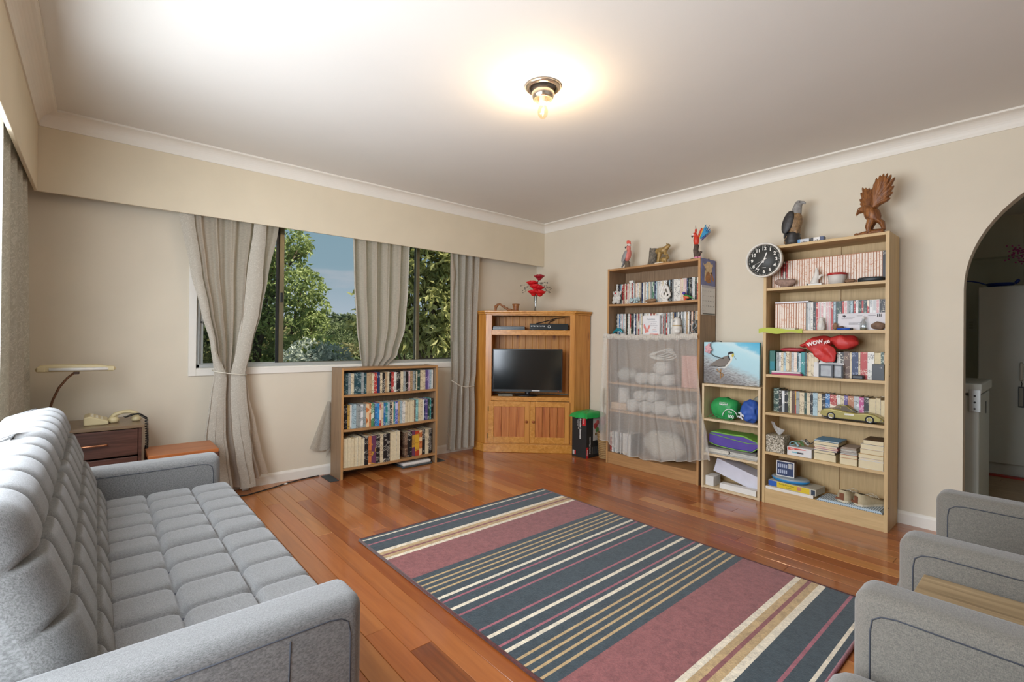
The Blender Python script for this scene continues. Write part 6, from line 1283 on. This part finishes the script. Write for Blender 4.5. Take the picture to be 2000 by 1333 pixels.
MB().box(BX[0]-.0008, BX[0], BX[3]-.05, BX[3]-.012, .02, .06).build('corner_label', P('b9b9b4', .5), cx); MB().box(BX[0]-.0012, BX[0], BX[3]-.05, BX[3]-.034, .02, .06).build('red_stripe', P('c5262a', .5), cx)
MB().box(BX[0], BX[0]+.032, BX[2]-.0008, BX[2], .0, .105).build('red_label', P('c5262a', .5), cx); lettering('Ozone', .02, frame((BX[0]+.016, BX[2]-.0012, .052), (0, 0, 1), (-1, 0, 0), (0, -1, 0)), WT, cx)
lettering('Branded Essentials', .022, RF(.055, .12), WT, cx, bold=.0006)
for k in range(4): MB().box(BX[0]+.085+.028*k, BX[0]+.092+.028*k, BX[2]-.0006, BX[2], .03, .1).build('small_print', P('8d8d88', .5), cx)
MB().box(BX[0]+.1, BX[0]+.2, BX[2]-.0008, BX[2], .16, .40).build('product_photo', P('c9c5bc', .5), cx)
for (x, z, r, c) in ((.135, .3, .03, 'b0403c'), (.165, .33, .025, 'c4605c'), (.16, .26, .026, '5d8a4a'), (.14, .22, .014, '7a5a2c'), (.185, .185, .012, '2a2030')): MB(frame((BX[0]+x, BX[2]-.0008, z), (1, 0, 0), (0, 0, 1), (0, -1, 0))).lathe([(r, 0), (r*.9, .0008), (0, .001)], 14).build('printed_item', P(c, .5), cx)
gq = MB().sheet(lambda u, v: Vector((lerp(BX[0]-.035, BX[1]+.005, u)+.006*math.sin(9*v), lerp(BX[2]-.03, BX[3]+.008, v)+.006*math.sin(8*u), .412+.035*math.sin(math.pi*u)**.6*math.sin(math.pi*v)**.6+.008*noise.noise(Vector((u*6, v*6, 3)))-.028*max(0, 1-min(u, v)*9))), 26, 22)
gq.build('green_bag', plain('bag_bright_green', '28a04c', .35, 0, .08, 20), None, 'crumpled bright green plastic bag covering the black carton', 'bag')
bs = thing('wicker_basket', 'tall wicker basket holding dusters behind the black carton', 'basket', (-.14, -1.125, 0))
bt2 = wood('wicker', '8a6a40', 'b08c5a', 'x', .7, 2.5)
for k in range(14): MB().tube([(-.14+(.062+.0016*k)*math.cos(t), -1.127+(.062+.0016*k)*.92*math.sin(t), .012+.0175*k) for t in [j*math.pi/10 for j in range(21)]], .0098, 6).build('woven_ring', bt2, bs)
MB().lathe([(.062, 0), (.062, .006), (0, .0062)], 18, (-.14, -1.127, 0)).build('bottom', bt2, bs)
q = random.Random(21)
for k, (x, y, z0, z1_, hx, lb) in enumerate(((-.15, -1.105, .47, .66, 'b3a25e', 'fluffy straw yellow feather duster behind the black carton'), (-.118, -1.155, .39, .46, '2f8ab0', 'bright blue tinsel duster behind the black carton'), (-.19, -1.135, .32, .39, 'c9545e', 'coral pink artificial flower beside the net curtain'), (-.205, -1.185, .285, .32, '5d8a4a', 'green artificial leaf bunch beside the net curtain'))):
    t = thing('duster' if k < 2 else 'artificial_flower', lb, 'duster' if k < 2 else 'flower', (x, y, z0)); b_ = MB()
    for j in range(150):
        zz = q.uniform(z0, z1_); rr = .034*(math.sin(math.pi*(zz-z0+.02)/(z1_-z0+.04))**.5); an = q.uniform(0, 6.28); p0 = Vector((x, y, zz)); p1 = p0+Vector((math.cos(an)*rr, math.sin(an)*rr, q.uniform(-.01, .025))); sd = Vector((-math.sin(an), math.cos(an), 0))*.004
        b_.add([p0, p0.lerp(p1, .6)+sd, p1, p0.lerp(p1, .6)-sd], [(0, 1, 2, 3)])
    b_.build('tuft', P(hx, .8), t, kind='stuff'); MB().tube([(x, y, z1_-.01), ((-.15, -.12, -.16, -.178)[k], (-1.10, -1.15, -1.13, -1.165)[k], .04 if k < 3 else .25)], .004, 6).build('handle', P('8a6a44', .6), t)
# ================================================================== under the low bookcase, along the skirting
for k, (x0, x1, lb) in enumerate(((-2.45, -2.38, 'dark felt pad on the floor beside the low bookcase'), (-1.475, -1.395, 'dark felt pad at the corner cabinet end of the low bookcase'))):
    MB().box(x0, x1, -.262, -.05, 0, .004).build('felt_pad', P('3a3f40', .8), None, lb, 'felt pad', bevel=.001)
sc2 = thing('bathroom_scale', 'white and grey bathroom scale pushed under the low bookcase', 'scale', (-1.64, -.16, 0)); MB().box(-1.83, -1.535, -.268, -.06, .002, .016).build('base', P('4a5254', .5), sc2, bevel=.004); MB().box(-1.82, -1.545, -.262, -.065, .016, .042).build('platform', P('dcd8d0', .5), sc2, bevel=.008)
cbx = [(-3.14, -.19, .006), (-3.02, -.21, .005), (-2.85, -.15, .005), (-2.7, -.08, .005), (-2.55, -.045, .005), (-2.46, -.035, .005)]
MB().tube(cbx, .0045, 7).build('floor_cable', P('1c1a18', .5), None, 'black cable trailing along the skirting board', 'cable')
pg = thing('power_plug', 'white power plug lying by the foot of the tied curtain', 'plug', (-3.0, -.06, 0)); MB().box(-3.02, -2.975, -.075, -.045, .001, .03).build('body', P('d6d1c4', .5), pg, bevel=.005); MB().tube([(-2.975, -.06, .016), (-2.95, -.07, .018), (-2.93, -.055, .022), (-2.925, -.03, .02)], .003, 6).build('lead', P('d6d1c4', .5), pg)
MB().ell((-2.73, -.105, .0062), (.014, .010, .006), 8).build('paper_scrap', P('d8d4ca', .8), None, 'scrap of white paper on the floor cable', 'paper scrap')
# ================================================================== lamp and telephone on the bedside cabinet
IV = plain('ivory_plastic', 'cdbd92', .4, 0, .03, 20)
lp = thing('desk_lamp', 'ivory fluorescent desk lamp on a curved bronze arm', 'lamp', (-4.01, -.3, .605)); LY = -.31
MB().lathe([(.055, .6053), (.055, .618), (.045, .626), (.012, .63), (0, .63)], 24, (-4.03, LY, 0)).build('base', IV, lp)
MB().tube([(-4.03, LY, .62), (-4.028, LY, .70), (-4.015, LY, .76), (-3.99, LY, .83), (-3.955, LY, .885), (-3.92, LY, .918)], .006, 10).build('arm', plain('bronze_arm', '6d4a34', .35, .7), lp)
hd = MB(); hd.prism([(-4.088, .935), (-4.08, .92), (-3.76, .918), (-3.742, .93), (-3.75, .944), (-3.83, .957), (-3.99, .962), (-4.07, .956)], LY-.02, LY+.075, 'y'); hd = hd.build('head', IV, lp, bevel=.006)
MB().tube([(-4.03, LY-.024, .934), (-3.78, LY-.024, .932)], .009, 12).build('tube', P('e6e4de', .2), hd)
for x in (-4.06, -3.77): MB().box(x-.018, x+.018, LY-.03, LY-.012, .921, .948).build('end_cap', IV, hd, bevel=.004)
MB().box(-3.93, -3.905, LY-.012, LY+.012, .904, .922).build('pivot', P('4a3428', .4, .5), lp, bevel=.003)
NZT = .6055
ph_ = thing('telephone', 'cream push button telephone with its handset on the bedside cabinet', 'telephone', (-3.77, -.24, NZT))
MB().prism([(-3.885, NZT), (-3.885, NZT+.045), (-3.86, NZT+.055), (-3.80, NZT+.03), (-3.775, NZT+.02), (-3.775, NZT)], -.33, -.16, 'y').build('base', IV, ph_, bevel=.006)
for i in range(3):
    for j in range(4): MB().box(-3.855+.02*i, -3.842+.02*i, -.31+.03*j, -.295+.03*j, NZT+.046-.009*i, NZT+.054-.010*i).build('key', P('e0d8c2', .5), ph_)
hs_ = MB(); hs_.tube([(-3.765, -.27, NZT+.03), (-3.745, -.27, NZT+.048), (-3.71, -.268, NZT+.06), (-3.675, -.266, NZT+.06), (-3.645, -.264, NZT+.046), (-3.635, -.264, NZT+.032)], [.013, .015, .014, .014, .015, .013], 10, flat=.8); hs_ = hs_.build('handset', IV, ph_)
for x, r_ in ((-3.752, .027), (-3.645, .024)): MB().lathe([(r_*.8, NZT+.001), (r_, NZT+.006), (r_, NZT+.022), (r_*.7, NZT+.034), (0, NZT+.036)], 16, (x, -.267, 0)).build('ear_cup', IV, hs_)
path = [Vector(p) for p in ((-3.70, -.30, NZT+.03), (-3.66, -.31, NZT+.045), (-3.635, -.33, NZT+.05), (-3.600, -.345, NZT+.022), (-3.598, -.35, .56), (-3.596, -.352, .5), (-3.598, -.35, .455), (-3.598, -.345, .445))]
pts = []
for k in range(420):
    t = k/419*(len(path)-1); i = min(int(t), len(path)-2); c = path[i].lerp(path[i+1], t-i); an = k*.9; pts.append(c+Vector((.008*math.cos(an), .008*math.sin(an), .003*math.sin(an*.5))))
MB().tube(pts, .0018, 5).build('coiled_cord', P('1c1a18', .5), ph_)
# ================================================================== ceiling light
LX, LYc = -2.13, -2.25
CH = plain('chrome', 'b9ac9c', .2, .85, .05)
lf = thing('ceiling_light', 'chrome ceiling light fitting with a bare lit bulb', 'ceiling light', (LX, LYc, 2.2))
MB().lathe([(.092, 2.4195), (.092, 2.412), (.078, 2.402), (.066, 2.408), (.066, 2.4195)], 40, hollow=True, c=(LX, LYc, 0)).build('rose', CH, lf); MB().lathe([(.058, 2.4195), (.058, 2.372), (.05, 2.352), (.047, 2.35), (.052, 2.372), (.052, 2.4195)], 36, hollow=True, c=(LX, LYc, 0)).build('cup', CH, lf)
MB().lathe([(.017, 2.415), (.019, 2.35), (.021, 2.335), (.018, 2.333), (0, 2.333)], 20, (LX, LYc, 0)).build('lamp_holder', P('d9cdb8', .4), lf)
MB().tube([(LX-.03, LYc+.03, 2.41), (LX-.02, LYc+.02, 2.39), (LX-.012, LYc+.004, 2.375)], .0025, 6).build('flex', P('e0dcd4', .5), lf)
glass('bulb_glass', 'fff6e4', .06)
MB().lathe([(.010, 2.334), (.012, 2.325), (.021, 2.312), (.0265, 2.293), (.024, 2.273), (.014, 2.260), (0, 2.257)], 24, (LX, LYc, 0)).build('bulb', MT['bulb_glass'], lf)
MB().lathe([(.0, 2.312), (.004, 2.308), (.0055, 2.295), (.004, 2.281), (0, 2.277)], 12, (LX, LYc, 0)).build('filament', emit('filament_glow', 'ffe2b0', 60), lf)
d = bpy.data.lights.new('bulb_light', 'POINT'); d.energy = 13; d.color = H('ffe6c8')[:3]; d.shadow_soft_size = .02
o = bpy.data.objects.new('bulb_light', d); COL.objects.link(o); o.parent = lf; o.location = (0, 0, .075)
# ================================================================== kitchen
KW = plain('kitchen_white', 'cfd4cc', .45, 0, .02, 6)
fz_ = thing('chest_freezer', 'white chest freezer standing just beyond the arch', 'freezer', (.69, -3.2, 0))
MB().box(.375, 1.01, -3.648, -2.75, .02, .80).build('body', KW, fz_, bevel=.012); ld = MB().box(.365, 1.018, -3.66, -2.74, .815, .88).build('lid', KW, fz_, bevel=.010); MB().box(.38, 1.0, -3.64, -2.76, .80, .815).build('seal', P('54585a', .6), fz_)
hg = MB().box(.362, .376, -3.655, -3.60, .70, .84).build('hinge', P('c4c6c2', .35, .4), fz_, bevel=.002)
for z in (.72, .76, .80): MB(frame((.362, -3.628, z), (0, 0, 1), (0, 1, 0), (-1, 0, 0))).lathe([(.006, 0), (.006, .003), (0, .004)], 10).build('screw', P('3a3a3a', .4), hg)
MB().box(.74, .76, -3.652, -3.648, .66, .74).build('vent', P('5a5e5e', .5), fz_)
for x in (.43, .95):
    for y in (-3.6, -2.8): MB().lathe([(.02, 0), (.02, .021)], 10, (x, y, 0)).build('foot', P('2a2a2a', .6), fz_)
fr = thing('refrigerator', 'tall pale grey refrigerator in the kitchen', 'refrigerator', (2.38, -3.9, 0))
MB().box(2.09, 2.70, -4.26, -3.503, .0, 1.635).build('cabinet', KW, fr, bevel=.006); dd = MB().box(2.045, 2.088, -4.26, -3.50, .105, 1.632).build('door', KW, fr, bevel=.008)
MB().tube([(2.045, -3.765, .83), (2.02, -3.765, .835), (2.02, -3.765, .965), (2.045, -3.765, .97)], .011, 10).build('handle', P('dedacc', .4), dd)
th_ = thing('thermometer', 'black framed thermometer hanging from the refrigerator handle', 'thermometer', (2.03, -3.765, .6)); MB().box(2.03, 2.043, -3.783, -3.747, .60, .775).build('case', P('2b2b28', .4), th_, bevel=.002); MB().box(2.028, 2.03, -3.776, -3.754, .612, .763).build('scale', P('8f8c7a', .4), th_); MB().tube([(2.012, -3.765, .82), (2.01, -3.77, .80), (2.03, -3.765, .775)], .0025, 6).build('string', P('1e1e1e', .5), th_)
pa = thing('blue_pan', 'glossy blue frying pan with a long handle on the refrigerator', 'pan', (2.3, -3.62, 1.6355)); PBL = P('223f9a', .3)
MB().lathe([(.075, 1.6358), (.095, 1.665), (.098, 1.672), (.092, 1.672), (.072, 1.643), (0, 1.642)], 30, (2.24, -3.625, 0)).build('bowl', PBL, pa); MB().tube([(2.24, -3.535, 1.668), (2.24, -3.49, 1.69), (2.23, -3.44, 1.705), (2.225, -3.41, 1.708)], [.012, .011, .010, .008], 10, flat=.6).build('handle', PBL, pa); MB().tube([(2.24, -3.715, 1.665), (2.24, -3.735, 1.69), (2.24, -3.74, 1.70)], [.012, .014, .008], 8).build('grip', PBL, pa)
pf_ = thing('pink_flowers', 'spray of magenta artificial blossom above the refrigerator', 'flowers', (2.25, -3.9, 1.6355)); MB().lathe([(.04, 1.6358), (.05, 1.70), (.035, 1.76), (.04, 1.78)], 18, (2.25, -3.92, 0)).build('pot', P('b9b4a4', .5), pf_)
q = random.Random(4); b_ = MB()
for k in range(260):
    t = q.random(); an = q.uniform(-1, 1); p0 = Vector((2.25, -3.92, 1.78)).lerp(Vector((2.2+q.uniform(-.08, .08), -3.74+an*.1, 1.93+q.uniform(-.06, .1))), t)+Vector((q.uniform(-.02, .02), q.uniform(-.03, .03), q.uniform(-.03, .03))); b_.ell(p0, (.008, .008, .007), 6, 0, 4)
b_.build('blossom', P('b94a8c', .6), pf_, kind='stuff')
ol_ = thing('wall_outlet', 'double white power outlet on the kitchen wall', 'power outlet', (3.19, -3.348, 1.26)); MB().box(3.188, 3.2, -3.395, -3.302, 1.262, 1.394).build('plate', P('d9d8cc', .5), ol_, bevel=.003)
for z in (1.30, 1.33, 1.36): MB().box(3.184, 3.188, -3.365, -3.335, z-.008, z+.008).build('switch', P('c4c2b4', .5), ol_, bevel=.002)
MB().box(1.98, 2.04, -4.3, -3.3, 0, .014).build('red_strip', P('b93a30', .5), None, 'red strip on the floor along the refrigerator', 'floor strip', bevel=.002)
